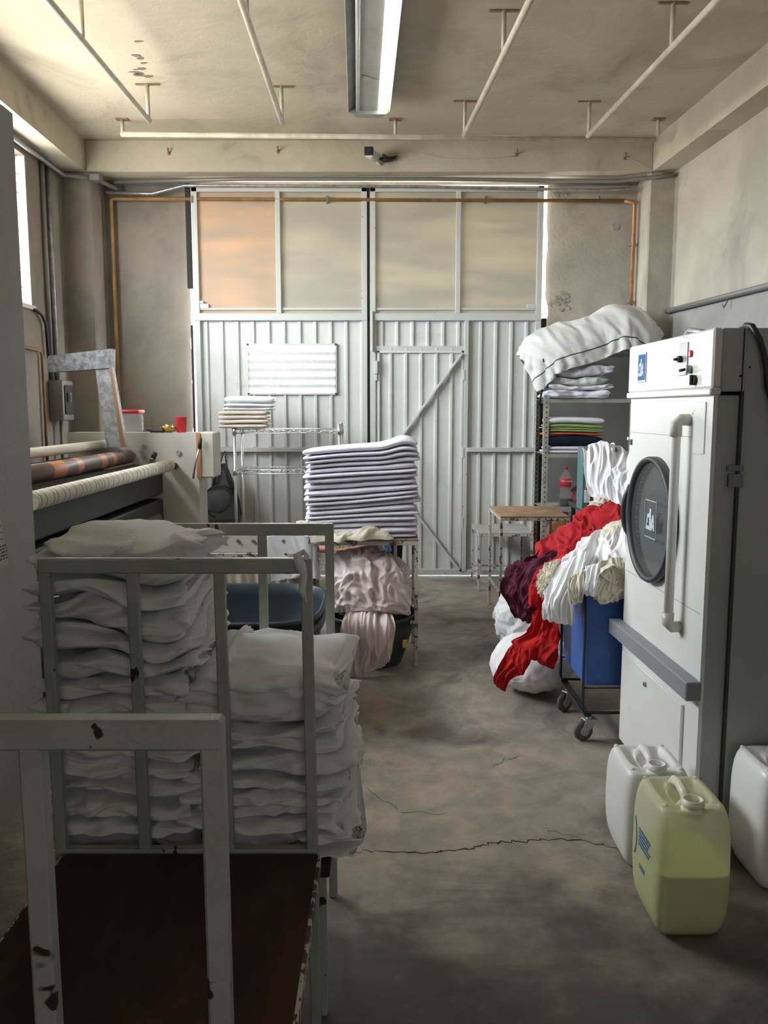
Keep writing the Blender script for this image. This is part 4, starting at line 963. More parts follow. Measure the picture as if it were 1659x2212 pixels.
loft('crumpled_sheet', 'pinkish', [WR((722, 1200, 5.0), (790, 1183, 5.0), (852, 1203, 5.02)), WR((712, 1225, 4.88), (790, 1215, 4.84), (868, 1240, 4.9)), WR((708, 1275, 4.80), (795, 1268, 4.76), (880, 1290, 4.85)), WR((716, 1325, 4.77), (800, 1320, 4.73), (884, 1330, 4.83))],
     'off-white sheet folded over the top of the heap under the table', 'sheet', fold=.028, fu=4.5, fv=3.2, seed=4, nu=90, nv=80, fine=.6)
loft('crumpled_sheet', 'pinkish', [WR((748, 1322, 4.80), (800, 1316, 4.78), (846, 1330, 4.80)), WR((738, 1350, 4.70), (795, 1350, 4.66), (850, 1352, 4.71)), WR((732, 1410, 4.67), (790, 1408, 4.64), (845, 1408, 4.69)), WR((738, 1455, 4.67), (785, 1457, 4.66), (832, 1436, 4.70))],
     'off-white sheet hanging over the basin front down to the floor', 'sheet', fold=.020, fu=7., fv=1.6, seed=9, nu=90, nv=70)
# person bending behind the table: seated, arm stretched over the heap
pe = thing('person', 'person in a navy clothes bent behind the centre table, mostly hidden', 'person', (.0, 6.0, 0))
st = thing('stool', 'low wooden stool under the person behind the centre table', 'stool', (.10, 6.02, 0))
MB().box((-.23, 5.86, .39), (.09, 6.18, .42), .006).build('seat', 'tablewood', st)
for x in (-.20, .06):
    for y in (5.89, 6.15): MB().bar((x, y, 0), (x, y, .39), .03, .03).build('leg', 'tablewood', st)
def skin(name, verts, edges, m, parent, root=0, sub=2):
    off = Vector(parent.location); me = bpy.data.meshes.new(name); me.from_pydata([Vector(v[:3]) - off for v in verts], edges, []); o = bpy.data.objects.new(name, me); COL.objects.link(o); o.parent = parent
    s_ = o.modifiers.new('skin', 'SKIN'); s_.use_smooth_shade = True; b = o.modifiers.new('sub', 'SUBSURF'); b.levels = sub; b.render_levels = sub
    for i, v in enumerate(me.skin_vertices[0].data): r = verts[i][3]; v.radius = (r, r) if not isinstance(r, tuple) else r; v.use_root = (i == root)
    me.materials.append(Mt[m]); return o
PX = -.17
V = [(.10, 6.03, .52, .125), (.06, 6.00, .66, .115), (.03, 5.93, .82, .13), (.02, 5.88, .93, .10), (.0, 5.83, 1.0, .052), (-.01, 5.77, 1.07, .085), (-.015, 5.745, 1.15, .088),
     (-.17, 5.86, .90, .055), (-.30, 5.74, .72, .042), (-.42, 5.62, .60, .036), (-.20, 5.52, .605, .026),
     (.20, 5.86, .88, .055), (.26, 5.72, .68, .042), (.10, 5.55, .62, .032), (-.06, 5.50, .60, .025),
     (.18, 5.88, .47, .075), (.16, 5.62, .47, .055), (.15, 5.66, .1, .04), (.15, 5.56, .045, .035),
     (.0, 5.88, .47, .075), (-.06, 5.64, .48, .055), (-.08, 5.68, .1, .04), (-.08, 5.58, .045, .035)]
E = [(0, 1), (1, 2), (2, 3), (3, 4), (4, 5), (5, 6), (3, 7), (7, 8), (8, 9), (9, 10), (3, 11), (11, 12), (12, 13), (13, 14), (0, 15), (15, 16), (16, 17), (17, 18), (0, 19), (19, 20), (20, 21), (21, 22)]
def hand(w, d, up, k0):
    w = Vector(w); d = Vector(d).normalized(); sdv = d.cross(Vector(up)).normalized(); n_ = len(V); V.append((*(w + d * .05), .028)); E.append((k0, n_))
    for f, (o_, l) in enumerate(((-.03, .068), (-.01, .078), (.011, .072), (.03, .055))):
        a = len(V); q = w + d * .085 + sdv * o_; V.append((*q, .0095)); V.append((*(q + d * l * .5 + Vector((0, 0, -.008))), .0085)); V.append((*(q + d * l * .85 + Vector((0, 0, -.03))), .0075))
        E.extend([(n_, a), (a, a + 1), (a + 1, a + 2)])
    a = len(V); V.append((*(w + d * .04 - sdv * .042), .011)); V.append((*(w + d * .085 - sdv * .06), .009)); E.extend([(n_, a), (a, a + 1)])
hand((-.20, 5.52, .605), (1, -.3, -.1), (0, 0, 1), 10); hand((-.06, 5.50, .60), (-1, -.3, -.1), (0, 0, 1), 14)
skin('body', [(v[0] + PX, *v[1:]) for v in V], E, 'skin', pe)
skin('shirt', [(v[0] + PX, *v[1:]) for v in [(.10, 6.03, .50, .145), (.06, 6.00, .66, .135), (.03, 5.93, .82, .148), (.02, 5.885, .93, .115), (-.17, 5.86, .90, .072), (-.24, 5.80, .81, .064), (.20, 5.86, .88, .072), (.25, 5.78, .78, .064), (.24, 5.68, .66, .06)]], [(0, 1), (1, 2), (2, 3), (3, 4), (4, 5), (3, 6), (6, 7), (7, 8)], 'navy', pe)
skin('trousers', [(v[0] + PX, *v[1:]) for v in [(.10, 6.03, .50, .15), (.18, 5.88, .48, .092), (.16, 5.61, .48, .075), (.15, 5.66, .12, .058), (.0, 5.88, .48, .092), (-.06, 5.63, .49, .075), (-.08, 5.68, .12, .058)]], [(0, 1), (1, 2), (2, 3), (0, 4), (4, 5), (5, 6)], 'navy', pe)
mb = MB(); rows = []
for j in range(14):
    ph = PI * .62 * j / 13; rows.append([Vector((PX - .015 + .098 * math.sin(ph) * math.cos(2 * PI * i / 24), 5.765 + .105 * math.sin(ph) * math.sin(2 * PI * i / 24), 1.14 + .115 * math.cos(ph))) for i in range(24)])
mb.grid(rows, True, close_u=True); mb.build('hair', 'hair', pe)
o = heap('blue_cloth', (-.005, 5.55, .62), (.05, .05, .05), 5, .015, 'lightblue', nu=50, nv=30); tag(o, 'small light blue cloth peeking from the top of the heap under the table', 'cloth')
mb = MB(); mb.box((PX - .022, 5.645, 1.09), (PX - .008, 5.67, 1.12), .006); mb.build('nose', 'skin', pe)
# ================================================================== SMALL TABLES ON THE RIGHT
def small_table(label, x0, x1, y0, y1, z, mt, low, name='side_table', warp=0):
    t = thing(name, label, 'table', ((x0 + x1) / 2, (y0 + y1) / 2, 0))
    MB().box((x0, y0, z - .014), (x1, y1, z), .003).build('tabletop', mt, t)
    mb = MB()
    for y in (y0 + .008, y1 - .008): mb.bar((x0, y, z - .024), (x1, y, z - .024), .018, .02)
    for x in (x0 + .008, x1 - .008): mb.bar((x, y0, z - .024), (x, y1, z - .024), .018, .02)
    mb.build('rim_rail', 'tabler', t)
    for x in (x0 + .01, x1 - .01):
        for y in (y0 + .01, y1 - .01): MB().bar((x, y, 0), (x, y, z - .03), .02, .02).build('leg', 'tabler', t)
    mb = MB()
    for y in (y1 - .01,): mb.bar((x0, y, low), (x1, y, low), .016, .016)
    for x in (x0 + .01, x1 - .01): mb.bar((x, y0, low), (x, y1, low), .016, .016)
    mb.build('stretcher', 'tabler', t); return t
small_table('small tall table with a worn brown top and thin rusty legs', .825, 1.32, 5.83, 6.46, .79, 'tablewood', .22)
small_table('low white-topped table behind the tall brown-topped one', .80, 1.27, 6.95, 7.50, .505, 'tablew', .12)
mb = MB(); mb.bar((.865, 6.92, .0), (.865, 6.92, .46), .03, .03)

# ================================================================== SLOTTED SHELF UNIT
SX0, SX1, SY0, SY1 = 1.315, 2.22, 6.85, 7.25
su = thing('shelf_unit', 'grey slotted angle shelf unit in the right corner beside the gate', 'shelf', (1.77, 7.05, 0))
for x, sx in ((SX0, 1), (SX1, -1)):
    for y, sy in ((SY0, 1), (SY1, -1)):
        mb = MB(); mb.box((min(x, x + sx * .04), y - .0015, 0), (max(x, x + sx * .04), y + .0015, 2.04)); mb.box((x - .0015, min(y, y + sy * .04), 0), (x + .0015, max(y, y + sy * .04), 2.04))
        p_ = mb.build('post', 'steelg', su); h = MB()
        for k in range(48):
            z = .04 + k * .041; h.cyl((x + sx * .02, y - .0022, z), (x + sx * .02, y + .0022, z), .0065, 8); h.cyl((x - .0022, y + sy * .02, z + .02), (x + .0022, y + sy * .02, z + .02), .0065, 8)
        h.build('slot_row', 'holes', p_)
for z in (.30, .73, 1.18, 1.627, 2.02):
    mb = MB(); mb.box((SX0, SY0 + .002, z - .003), (SX1, SY1 - .002, z)); mb.box((SX0, SY0 - .002, z - .032), (SX1, SY0 + .002, z)); mb.box((SX0, SY1 - .004, z - .032), (SX1, SY1, z)); mb.build('shelf_board', 'steelg', su)
MB().tube([(SX0 - .015, 6.84, 2.05), (SX0 - .02, 6.835, 1.9), (SX0 - .025, 6.84, 1.7), (SX0 - .045, 6.84, 1.57)], .009, 8).build('hanging_strap', 'blackm', su)
# sheet over the top shelf
lum = [c_ell((1.50, 7.05, 2.0), (.34, .26, .24)), c_ell((1.95, 7.05, 2.03), (.34, .27, .36)), c_ell((1.72, 7.05, 2.03), (.3, .25, .25)), c_box((1.32, 6.86, 1.9), (2.2, 7.24, 2.03))]
heap('bundle', (1.94, 7.05, 2.16), (.22, .15, .17), 3, .01, 'wht', flat=2.021); 
o = COL.objects[-1]; o = [x for x in bpy.data.objects if x.name == 'bundle'][0]; tag(o, 'rounded bundle under the striped sheet on the shelf unit, right hump', 'bundle')
drape('bed_sheet', 'stripe', (1.72, 7.0, 2.50), (1.26, .76), 0., (.86, .86), lum + [c_box((1.30, 7.26, 0), (2.3, 7.7, 3))], 'white sheet with a thin dark stripe draped over the top of the shelf unit', 'sheet', nx=84, ny=62, seed=2, steps=170, amp=.035, fric=.9, fold=(.02, 6.))
# crumpled white sheets on the upper shelf
L_ = ['flat crumpled white sheet at the bottom of the pile on the upper shelf', 'crumpled white sheet in the middle of the pile on the upper shelf', 'creased white sheet third up in the pile on the upper shelf', 'loosely folded white sheet on top of the pile on the upper shelf']
stack('crumpled_sheet', 1.60, 6.99, .50, .30, 1.627, [.07, .06, .065, .07], 31, ['lav', 'wht', 'wht', 'lav'], L_, 'sheet', 'crumpled white sheets on the upper shelf', crease=.02, A=.05, step=.5, ragged=.03, jit=.02, plies=3, ply=.014)
names = [('white folded sheets at the bottom under the navy cloth on the middle shelf', 'lav', .028), ('thin white folded sheet just under the navy cloth on the middle shelf', 'lav', .03),
         ('thick navy folded cloth in the coloured pile on the middle shelf', 'navy', .085), ('orange folded cloth between navy and green on the middle shelf', 'orange', .028), ('lower green folded cloth in the coloured pile on the middle shelf', 'green', .026),
         ('thin pinkish folded cloth between the two green ones', 'beige', .012), ('upper green folded cloth under the white sheet on the middle shelf', 'green', .034), ('white folded sheet crowning the coloured pile on the middle shelf', 'lav', .055)]
stack('folded_cloth', 1.575, 7.0, .46, .28, 1.18, [n[2] for n in names], 41, [n[1] for n in names], [n[0] for n in names], 'cloth', 'coloured folded cloths on the middle shelf', A=.012, ragged=.01, jit=.014, plies=[2, 2, 5, 1, 2, 1, 2, 3])
# bottle, bag, jug
bo = thing('soda_bottle', 'clear soda bottle with red label and dark drink left at the bottom', 'bottle', (W(1221, 1060, 6.98).x, 6.98, .73)); c = bo.location
MB().lathe([(.045, 0), (.052, .012), (.053, .06), (.045, .11), (.047, .16), (.0475, .235), (.035, .27), (.016, .295), (.014, .315)], c, 28).build('bottle_body', 'pet', bo)
MB().lathe([(.042, .003), (.049, .013), (.050, .058), (.049, .064)], c, 28).build('drink', 'cola', bo)
MB().lathe([(.0485, .165), (.0495, .166), (.0495, .232), (.0485, .233)], c, 28).build('label', 'labelr', bo)
MB().lathe([(.016, .312), (.016, .332), (.0, .332)], c, 16).build('cap', 'labelr', bo)
Rm = Matrix.Translation((c.x - .004, c.y - .0505, c.z + .214)) @ Matrix.Rotation(PI / 2, 4, 'X')
text('Coca-Cola', .021, Rm, 'white', bo, 'lettering', .0004, .35); text('Comparte', .011, Matrix.Translation((c.x - .006, c.y - .0505, c.z + .183)) @ Matrix.Rotation(PI / 2, 4, 'X'), 'gold', bo, 'lettering', .0004)
o = heap('plastic_bag', (W(1247, 1075, 7.0).x + .01, 7.02, .80), (.06, .05, .08), 6, .02, 'pinkbag', flat=.731, nu=60, nv=36); tag(o, 'sheer pink plastic bag beside the soda bottle', 'bag')
og = thing('plastic_jug', 'amber orange plastic jug on the lowest shelf behind the small tables', 'jug', (1.53, 7.0, .30)); c = og.location
MB().lathe([(.13, 0), (.145, .02), (.145, .22), (.12, .27), (.05, .31), (.035, .33), (.035, .36), (0, .36)], c, 28).build('jug_body', 'orangej', og); MB().lathe([(.038, .345), (.038, .37), (0, .37)], c, 16).build('cap', 'redp', og)

# ================================================================== COUNTER BEHIND THE DRYER WITH DETERGENT AND WHITE CLOTHS
ctb = thing('counter_table', 'dark counter table behind the dryer under the white cloths', 'table', (1.8, 5.85, 0))
MB().box((1.40, 5.45, .82), (2.25, 6.25, .85), .004).build('tabletop', 'manglek', ctb)
for x in (1.43, 2.22):
    for y in (5.48, 6.22): MB().bar((x, y, 0), (x, y, .82), .03, .03).build('leg', 'ironb', ctb)
tbx = thing('detergent_box', 'tall teal printed carton mostly covered by a white cloth', 'box', (1.50, 5.8, .85))
MB().box((1.368, 5.70, .85), (1.60, 5.86, 1.285), .004).build('carton', 'teal', tbx)
MB().box((1.385, 5.695, .90), (1.425, 5.70, .99), .001).build('printed_patch', 'white', tbx); MB().box((1.39, 5.692, .995), (1.425, 5.70, 1.03), .001).build('printed_patch', 'orange', tbx)
mb = MB(); mb.box((1.417, 5.690, .955), (1.427, 5.695, .965)); mb.box((1.43, 5.690, .93), (1.44, 5.695, .952)); mb.build('print', 'ink', tbx)
loft('white_garment', 'white2', [WR((1262, 966, 5.86), (1300, 955, 5.86), (1340, 966, 5.80), (1380, 985, 5.7)), WR((1261, 978, 5.66), (1300, 968, 5.66), (1340, 985, 5.6), (1382, 1000, 5.5)), WR((1262, 1005, 5.60), (1300, 1005, 5.56), (1335, 1015, 5.5), (1384, 1025, 5.42)), WR((1266, 1040, 5.58), (1296, 1045, 5.52), (1335, 1045, 5.44), (1388, 1065, 5.36)), WR((1278, 1072, 5.56), (1300, 1080, 5.49), (1340, 1095, 5.40), (1390, 1118, 5.32))],
     'white garment hanging over the teal carton', 'garment', fold=.022, fu=6., fv=1.8, seed=6, nu=90, nv=90, fine=.45)
heap('b', (1.84, 5.72, 1.02), (.20, .17, .17), 9, .035, 'white2', fr=3, flat=.852)
o = bpy.data.objects['b']; o.name = 'laundry_bundle'; tag(o, 'bright white bundle on the counter between the teal carton and the dryer', 'bundle')
bt = thing('spray_bottle', 'tall white bottle with blue collar and pink print beside the dryer edge', 'bottle', (1.66, 5.50, .85)); c = bt.location
MB().lathe([(.045, 0), (.05, .01), (.05, .36), (.03, .42), (.018, .44)], c, 24).build('bottle_body', 'jugw', bt); MB().lathe([(.019, .44), (.019, .465), (0, .465)], c, 16).build('collar', 'bluep', bt)
mb = MB(); mb.box((c.x - .012, c.y - .03, c.z + .465), (c.x + .012, c.y + .02, c.z + .51), .004); mb.box((c.x - .05, c.y - .01, c.z + .49), (c.x, c.y + .01, c.z + .51), .003); mb.build('trigger', 'jugw', bt)
mb = MB(); mb.box((c.x - .02, c.y - .052, c.z + .33), (c.x + .012, c.y - .046, c.z + .36)); mb.box((c.x - .025, c.y - .052, c.z + .18), (c.x + .0, c.y - .046, c.z + .19)); mb.build('print', 'pinkp', bt)
ob = heap('cloth_bundle', (1.50, 5.50, .90), (.13, .07, .055), 11, .025, 'beige', fr=2.5, flat=.852, nu=80, nv=48); tag(ob, 'beige cloth bundle in front of the teal carton', 'bundle')

# ================================================================== BLUE LAUNDRY CART, SACKS, RED AND WHITE CLOTHS
kt = thing('laundry_cart', 'blue plastic laundry cart on a black rod frame with casters', 'cart', (1.25, 3.98, 0))
bx0, bx1, by0, by1 = .915, 1.60, 3.72, 4.22
mb = MB()
def rr(x0, x1, y0, y1, z, r, n=6):
    out = []
    for cx_, cy_, a0 in ((x1 - r, y1 - r, 0), (x0 + r, y1 - r, PI / 2), (x0 + r, y0 + r, PI), (x1 - r, y0 + r, 1.5 * PI)):
        for k in range(n + 1): a = a0 + PI / 2 * k / n; out.append(Vector((cx_ + r * math.cos(a), cy_ + r * math.sin(a), z)))
    return out
rows = [rr(bx0 + .02, bx1 - .03, by0 + .012, by1 - .04, .266, .02), rr(bx0 + .018, bx1 - .028, by0 + .008, by1 - .035, .30, .02), rr(bx0 - .012, bx1, by0, by1, .735, .025), rr(bx0 - .03, bx1 + .02, by0 - .015, by1 + .02, .74, .035), rr(bx0 - .03, bx1 + .02, by0 - .015, by1 + .02, .76, .035), rr(bx0 - .005, bx1, by0 + .01, by1 - .005, .76, .02), rr(bx0 + .03, bx1 - .03, by0 + .02, by1 - .04, .29, .02)]
mb.grid(rows, True, close_u=True); mb.add(rows[0], [list(range(len(rows[0])))]); mb.add(rows[-1], [list(range(len(rows[0])))]); mb.build('bin', 'bluebin', kt)
for y in (by0 - .012, by1 - .03):
    xr = 1.55 if y > 3.9 else 1.55
    MB().tube([(bx0 + .005, y, .735), (bx0 + .008, y, .16), (bx0 + .018, y, .142), (xr - .02, y, .142), (xr, y, .16), (xr, y, .735)], .0065, 8).build('frame_rod', 'ironb', kt)
mb = MB(); 
for z, x in ((.262, bx0 + .01), ): mb.tube([(x, by0 - .012, z), (1.55, by0 - .012, z)], .005, 8); mb.tube([(x, by1 - .03, z), (1.55, by1 - .03, z)], .005, 8)
for x in (bx0 + .03, 1.53): mb.bar((x, by0 - .03, .130), (x, by1 - .01, .130), .035, .006)
mb.build('cross_rail', 'ironb', kt)
def caster(x, y, a):
    o = MB().cyl((x, y, .125), (x, y, .10), .016, 12).build('caster', 'caster', kt)
    Rz = Matrix.Translation((x, y, 0)) @ Matrix.Rotation(a, 4, 'Z')
    mb = MB(Rz)
    for s_ in (-1, 1): mb.poly([(.03, s_ * .018, .10), (-.025, s_ * .018, .105), (-.045, s_ * .018, .045), (-.02, s_ * .018, .035), (.02, s_ * .018, .08)], (0, s_ * .003, 0))
    mb.box((-.03, -.02, .098), (.035, .02, .106), .003); mb.build('fork', 'caster', o)
    mb = MB(Rz); n = 28
    pr = [(.018, -.013), (.038, -.012), (.046, -.008), (.048, 0), (.046, .008), (.038, .012), (.018, .013)]
    mb.grid([[Vector((-.028 + r * math.cos(2 * PI * i / n), yy, .048 + r * math.sin(2 * PI * i / n))) for i in range(n)] for r, yy in pr], True, close_u=True); mb.build('wheel', 'rubber', o)
    mb = MB(Rz); mb.cyl((-.028, -.019, .048), (-.028, .019, .048), .020, 14); mb.build('hub', 'caster', o)
caster(.96, 3.735, .25); caster(.95, 4.12, .55); caster(1.5, 3.74, .2); caster(1.5, 4.12, 2.)
# sacks on the floor
s1 = heap('laundry_sack', (.815, 4.42, .165), (.225, .235, .155), 2, .012, 'white2', fr=2.2, flat=.0, nu=120, nv=80); tag(s1, 'fat white laundry sack lying on the floor left of the blue cart', 'sack')
s2 = heap('laundry_sack', (.79, 4.80, .31), (.14, .15, .18), 7, .02, 'white2', fr=2.4, flat=.0, nu=100, nv=70); tag(s2, 'smaller white sack propped behind the fat one, under the burgundy cloth', 'sack')
hc = heap('laundry_heap', (1.24, 4.02, .74), (.27, .24, .25), 14, .03, 'cream', fr=2.4, nu=100, nv=70); tag(hc, 'heap of cream laundry filling the blue cart under the loose cloths', 'laundry')
bu = heap('crumpled_cloth', (.76, 4.42, .60), (.085, .13, .13), 8, .03, 'burg', fr=2.2, nu=100, nv=70, warp=.9); tag(bu, 'burgundy cloth bundle bulging out low at the left of the red cloths', 'cloth')
loft('red_cloth', 'red', [WR((1178, 1180, 4.62), (1235, 1140, 4.6), (1262, 1105, 4.55), (1300, 1118, 4.5), (1352, 1112, 4.4)), WR((1158, 1190, 4.42), (1205, 1160, 4.4), (1255, 1118, 4.38), (1300, 1098, 4.32), (1352, 1105, 4.25)), WR((1162, 1202, 4.28), (1215, 1180, 4.25), (1265, 1150, 4.2), (1305, 1132, 4.18), (1356, 1130, 4.1)), WR((1190, 1228, 4.16), (1228, 1205, 4.14), (1270, 1180, 4.1), (1310, 1165, 4.05), (1358, 1160, 4.0))],
     'dark red cloth spread over the top of the heap in the blue cart', 'cloth', fold=.024, fu=5., fv=2.5, seed=5, nu=100, nv=70, fine=.5)
loft('red_cloth', 'red', [WR((1248, 1122, 4.40), (1262, 1100, 4.40), (1282, 1090, 4.40)), WR((1270, 1115, 4.36), (1283, 1104, 4.34), (1296, 1110, 4.34)), WR((1284, 1112, 4.34), (1302, 1092, 4.34), (1320, 1083, 4.34)), WR((1300, 1122, 4.30), (1312, 1112, 4.30), (1322, 1106, 4.30))],
     'small pointed red cloth peak standing up on top of the heap', 'cloth', fold=.008, fu=3, fv=2, seed=6, nu=30, nv=40)
loft('burgundy_cloth', 'burg', [WR((1200, 1185, 4.30), (1225, 1195, 4.16)), WR((1165, 1200, 4.32), (1200, 1222, 4.14)), WR((1128, 1222, 4.34), (1172, 1250, 4.12)), WR((1100, 1236, 4.32), (1156, 1285, 4.10)), WR((1086, 1250, 4.30), (1150, 1315, 4.12)), WR((1096, 1292, 4.28), (1152, 1335, 4.14)), WR((1112, 1330, 4.26), (1142, 1348, 4.16))],
     'burgundy cloth lying across the red cloth at the left of the cart', 'cloth', fold=.022, fu=3.2, fv=3.5, seed=8, nu=60, nv=90, fine=.6)
loft('red_cloth', 'red2', [WR((1120, 1225, 4.42), (1150, 1200, 4.42), (1180, 1190, 4.40)), WR((1112, 1250, 4.40), (1140, 1228, 4.40), (1165, 1215, 4.38)), WR((1112, 1270, 4.40), (1130, 1255, 4.40), (1150, 1245, 4.38))],
     'narrow bright red cloth edge showing above the burgundy cloth', 'cloth', fold=.01, fu=3, fv=2, seed=13, nu=40, nv=30)
loft('red_cloth', 'red2', [WR((1190, 1215, 4.20), (1215, 1200, 4.12), (1240, 1200, 4.06)), WR((1155, 1245, 4.16), (1185, 1240, 4.06), (1215, 1235, 4.02)), WR((1142, 1290, 4.14), (1170, 1290, 4.04), (1200, 1290, 3.99)), WR((1156, 1330, 4.14), (1180, 1335, 4.06), (1208, 1340, 4.0)), WR((1142, 1365, 4.16), (1178, 1375, 4.08), (1208, 1385, 4.02)), WR((1106, 1385, 4.20), (1160, 1405, 4.10), (1204, 1425, 4.06)), WR((1125, 1412, 4.16), (1160, 1430, 4.12), (1196, 1446, 4.10))],
     'bright red cloth hanging from the cart side over the white sack', 'cloth', fold=.018, fu=3.2, fv=3., seed=21, nu=60, nv=110, fine=.4)
loft('red_cloth', 'red2', [WR((1110, 1390, 4.22), (1145, 1395, 4.15)), WR((1095, 1410, 4.18), (1148, 1425, 4.12)), WR((1080, 1435, 4.16), (1132, 1450, 4.12)), WR((1066, 1462, 4.18), (1104, 1468, 4.15)), WR((1072, 1482, 4.22), (1090, 1494, 4.2))],
     'bright red cloth tail trailing down the sack to the floor', 'cloth', fold=.012, fu=3., fv=3., seed=24, nu=50, nv=60)
loft('red_cloth', 'red2', [WR((1112, 1398, 4.12), (1148, 1405, 4.08)), WR((1108, 1430, 4.10), (1142, 1428, 4.07)), WR((1122, 1458, 4.10), (1130, 1458, 4.08))],
     'pointed corner of bright red cloth flopping on the front of the sack', 'cloth', fold=.008, fu=3., fv=2., seed=26, nu=40, nv=40)
loft('white_cloth', 'white2', [WR((1240, 1200, 4.12), (1290, 1150, 4.10), (1356, 1125, 4.06)), WR((1215, 1215, 4.0), (1270, 1180, 3.96), (1358, 1160, 3.90)), WR((1195, 1245, 3.90), (1255, 1225, 3.82), (1360, 1205, 3.78)), WR((1180, 1290, 3.80), (1240, 1275, 3.72), (1362, 1255, 3.70))],
     'bright white cloth spread over the front of the heap in the blue cart', 'cloth', fold=.020, fu=6., fv=1.6, seed=31, nu=100, nv=70, fine=.5)
loft('white_cloth', 'white2', [WR((1205, 1222, 3.94), (1245, 1200, 3.90), (1275, 1190, 3.88)), WR((1186, 1265, 3.80), (1222, 1250, 3.76), (1262, 1235, 3.74)), WR((1174, 1305, 3.72), (1202, 1300, 3.69), (1240, 1285, 3.69)), WR((1174, 1338, 3.72), (1204, 1346, 3.69), (1236, 1352, 3.69))],
     'white cloth lobe hanging lowest over the cart corner', 'cloth', fold=.014, fu=6., fv=1.5, seed=33, nu=70, nv=80)
loft('cream_cloth', 'cream', [WR((1180, 1218, 3.98), (1212, 1208, 3.96)), WR((1166, 1245, 3.92), (1196, 1240, 3.84)), WR((1162, 1275, 3.88), (1186, 1272, 3.80)), WR((1172, 1290, 3.88), (1182, 1292, 3.82))],
     'small creamy ruffled cloth at the left edge of the white cloths', 'cloth', fold=.014, fu=5., fv=5., seed=35, nu=50, nv=60, fine=.8)
loft('cream_cloth', 'cream', [WR((1232, 1245, 3.74), (1262, 1230, 3.72)), WR((1226, 1275, 3.69), (1260, 1268, 3.68)), WR((1228, 1308, 3.685), (1256, 1302, 3.68))],
     'cream cloth tongue hanging in the middle of the cart front', 'cloth', fold=.010, fu=4., fv=1.5, seed=36, nu=40, nv=40)
loft('white_cloth', 'white2', [WR((1255, 1225, 3.76), (1300, 1215, 3.72)), WR((1248, 1262, 3.70), (1292, 1255, 3.66)), WR((1240, 1280, 3.69), (1284, 1290, 3.665))],
     'white cloth fold over the cream tongue on the cart front', 'cloth', fold=.010, fu=4., fv=1.5, seed=37, nu=50, nv=40)
loft('cream_cloth', 'cream', [WR((1292, 1215, 3.74), (1325, 1205, 3.72), (1362, 1205, 3.70)), WR((1290, 1245, 3.69), (1325, 1245, 3.68), (1362, 1245, 3.685)), WR((1282, 1285, 3.68), (1320, 1290, 3.67), (1362, 1275, 3.68)), WR((1284, 1292, 3.68), (1306, 1304, 3.675), (1362, 1282, 3.69))],
     'cream cloth hanging beside the dryer edge on the cart front', 'cloth', fold=.012, fu=4., fv=2.5, seed=38, nu=60, nv=50)
loft('cream_cloth', 'cream', [[W(1318, 1240, 3.66) + Vector((.045 * math.cos(a), .03 * s_, .035 * math.sin(a) + .01 * math.sin(2 * a))) for a in [.4 + k * .75 for k in range(8)]] for s_ in (-.3, .5, 1.4)],
     'cream cloth rolled into a hollow tube beside the dryer edge', 'cloth', fold=.005, fu=6., fv=1., seed=39, nu=70, nv=20)

# ================================================================== DRYER
dr = thing('tumble_dryer', 'tall white industrial tumble dryer with a round glass door', 'dryer', (1.7, 3.2, 0))
O = Vector((1.10, 2.786, 0)); sA = Vector((-.0293, .99957, 0)); nA = Vector((-.99957, -.0293, 0)); DM = Matrix(((sA.x, nA.x, 0, O.x), (sA.y, nA.y, 0, O.y), (0, 0, 1, 0), (0, 0, 0, 1)))   # (s, outward, z)
DW, DH, DD = .855, 1.808, 1.25
def DX(px, py):
    s = .4
    for _ in range(6): p = WX(px, py, 1.10 - .0293 * s); s = p.y - 2.786
    return s, p.z
DB = lambda: MB(DM)
s_, zs = DX(1362, 848); _, zs2 = DX(1535, 848)
ZP = 1.60
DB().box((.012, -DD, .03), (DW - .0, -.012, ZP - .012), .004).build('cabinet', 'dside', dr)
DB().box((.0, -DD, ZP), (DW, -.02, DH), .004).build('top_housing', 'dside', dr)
# lower front skin with a real round opening
sc_, zc_ = DX(1414, 1120); (_, zt_) = DX(1412, 985); (_, zb_) = DX(1408, 1256); RD = (zt_ - zb_) / 2; zc_ = (zt_ + zb_) / 2
mb = DB(); n = 96; per = []
def sq(a):
    c_, s2 = math.cos(a), math.sin(a); x0, x1, z0, z1 = .004 - sc_, DW - .004 - sc_, .05 - zc_, ZP - .012 - zc_
    t = min([(x1 / c_ if c_ > 0 else x0 / c_) if abs(c_) > 1e-6 else 9, (z1 / s2 if s2 > 0 else z0 / s2) if abs(s2) > 1e-6 else 9]); return (sc_ + c_ * t, zc_ + s2 * t)
angs = sorted([2 * PI * i / n for i in range(n)] + [math.atan2(zz, xx) % (2 * PI) for xx in (.004 - sc_, DW - .004 - sc_) for zz in (.05 - zc_, ZP - .012 - zc_)])
ri = RD * .93
rowi = [(sc_ + ri * math.cos(a), zc_ + ri * math.sin(a)) for a in angs]; rowo = [sq(a) for a in angs]
mb.grid([[(x, 0, z) for x, z in rowi], [(x, 0, z) for x, z in rowo], [(x, -.014, z) for x, z in rowo], [(x, -.014, z) for x, z in rowi]], False, close_u=True, close_v=True); mb.build('front_panel', 'dwhite', dr)
DB().box((-.004, -.02, ZP + .012), (DW + .004, .012, DH), .006).build('control_panel', 'dwhite', dr)
DB().box((-.006, -.02, ZP - .012), (DW + .006, .018, ZP + .012), .004).build('panel_lip', 'dwhite', dr)
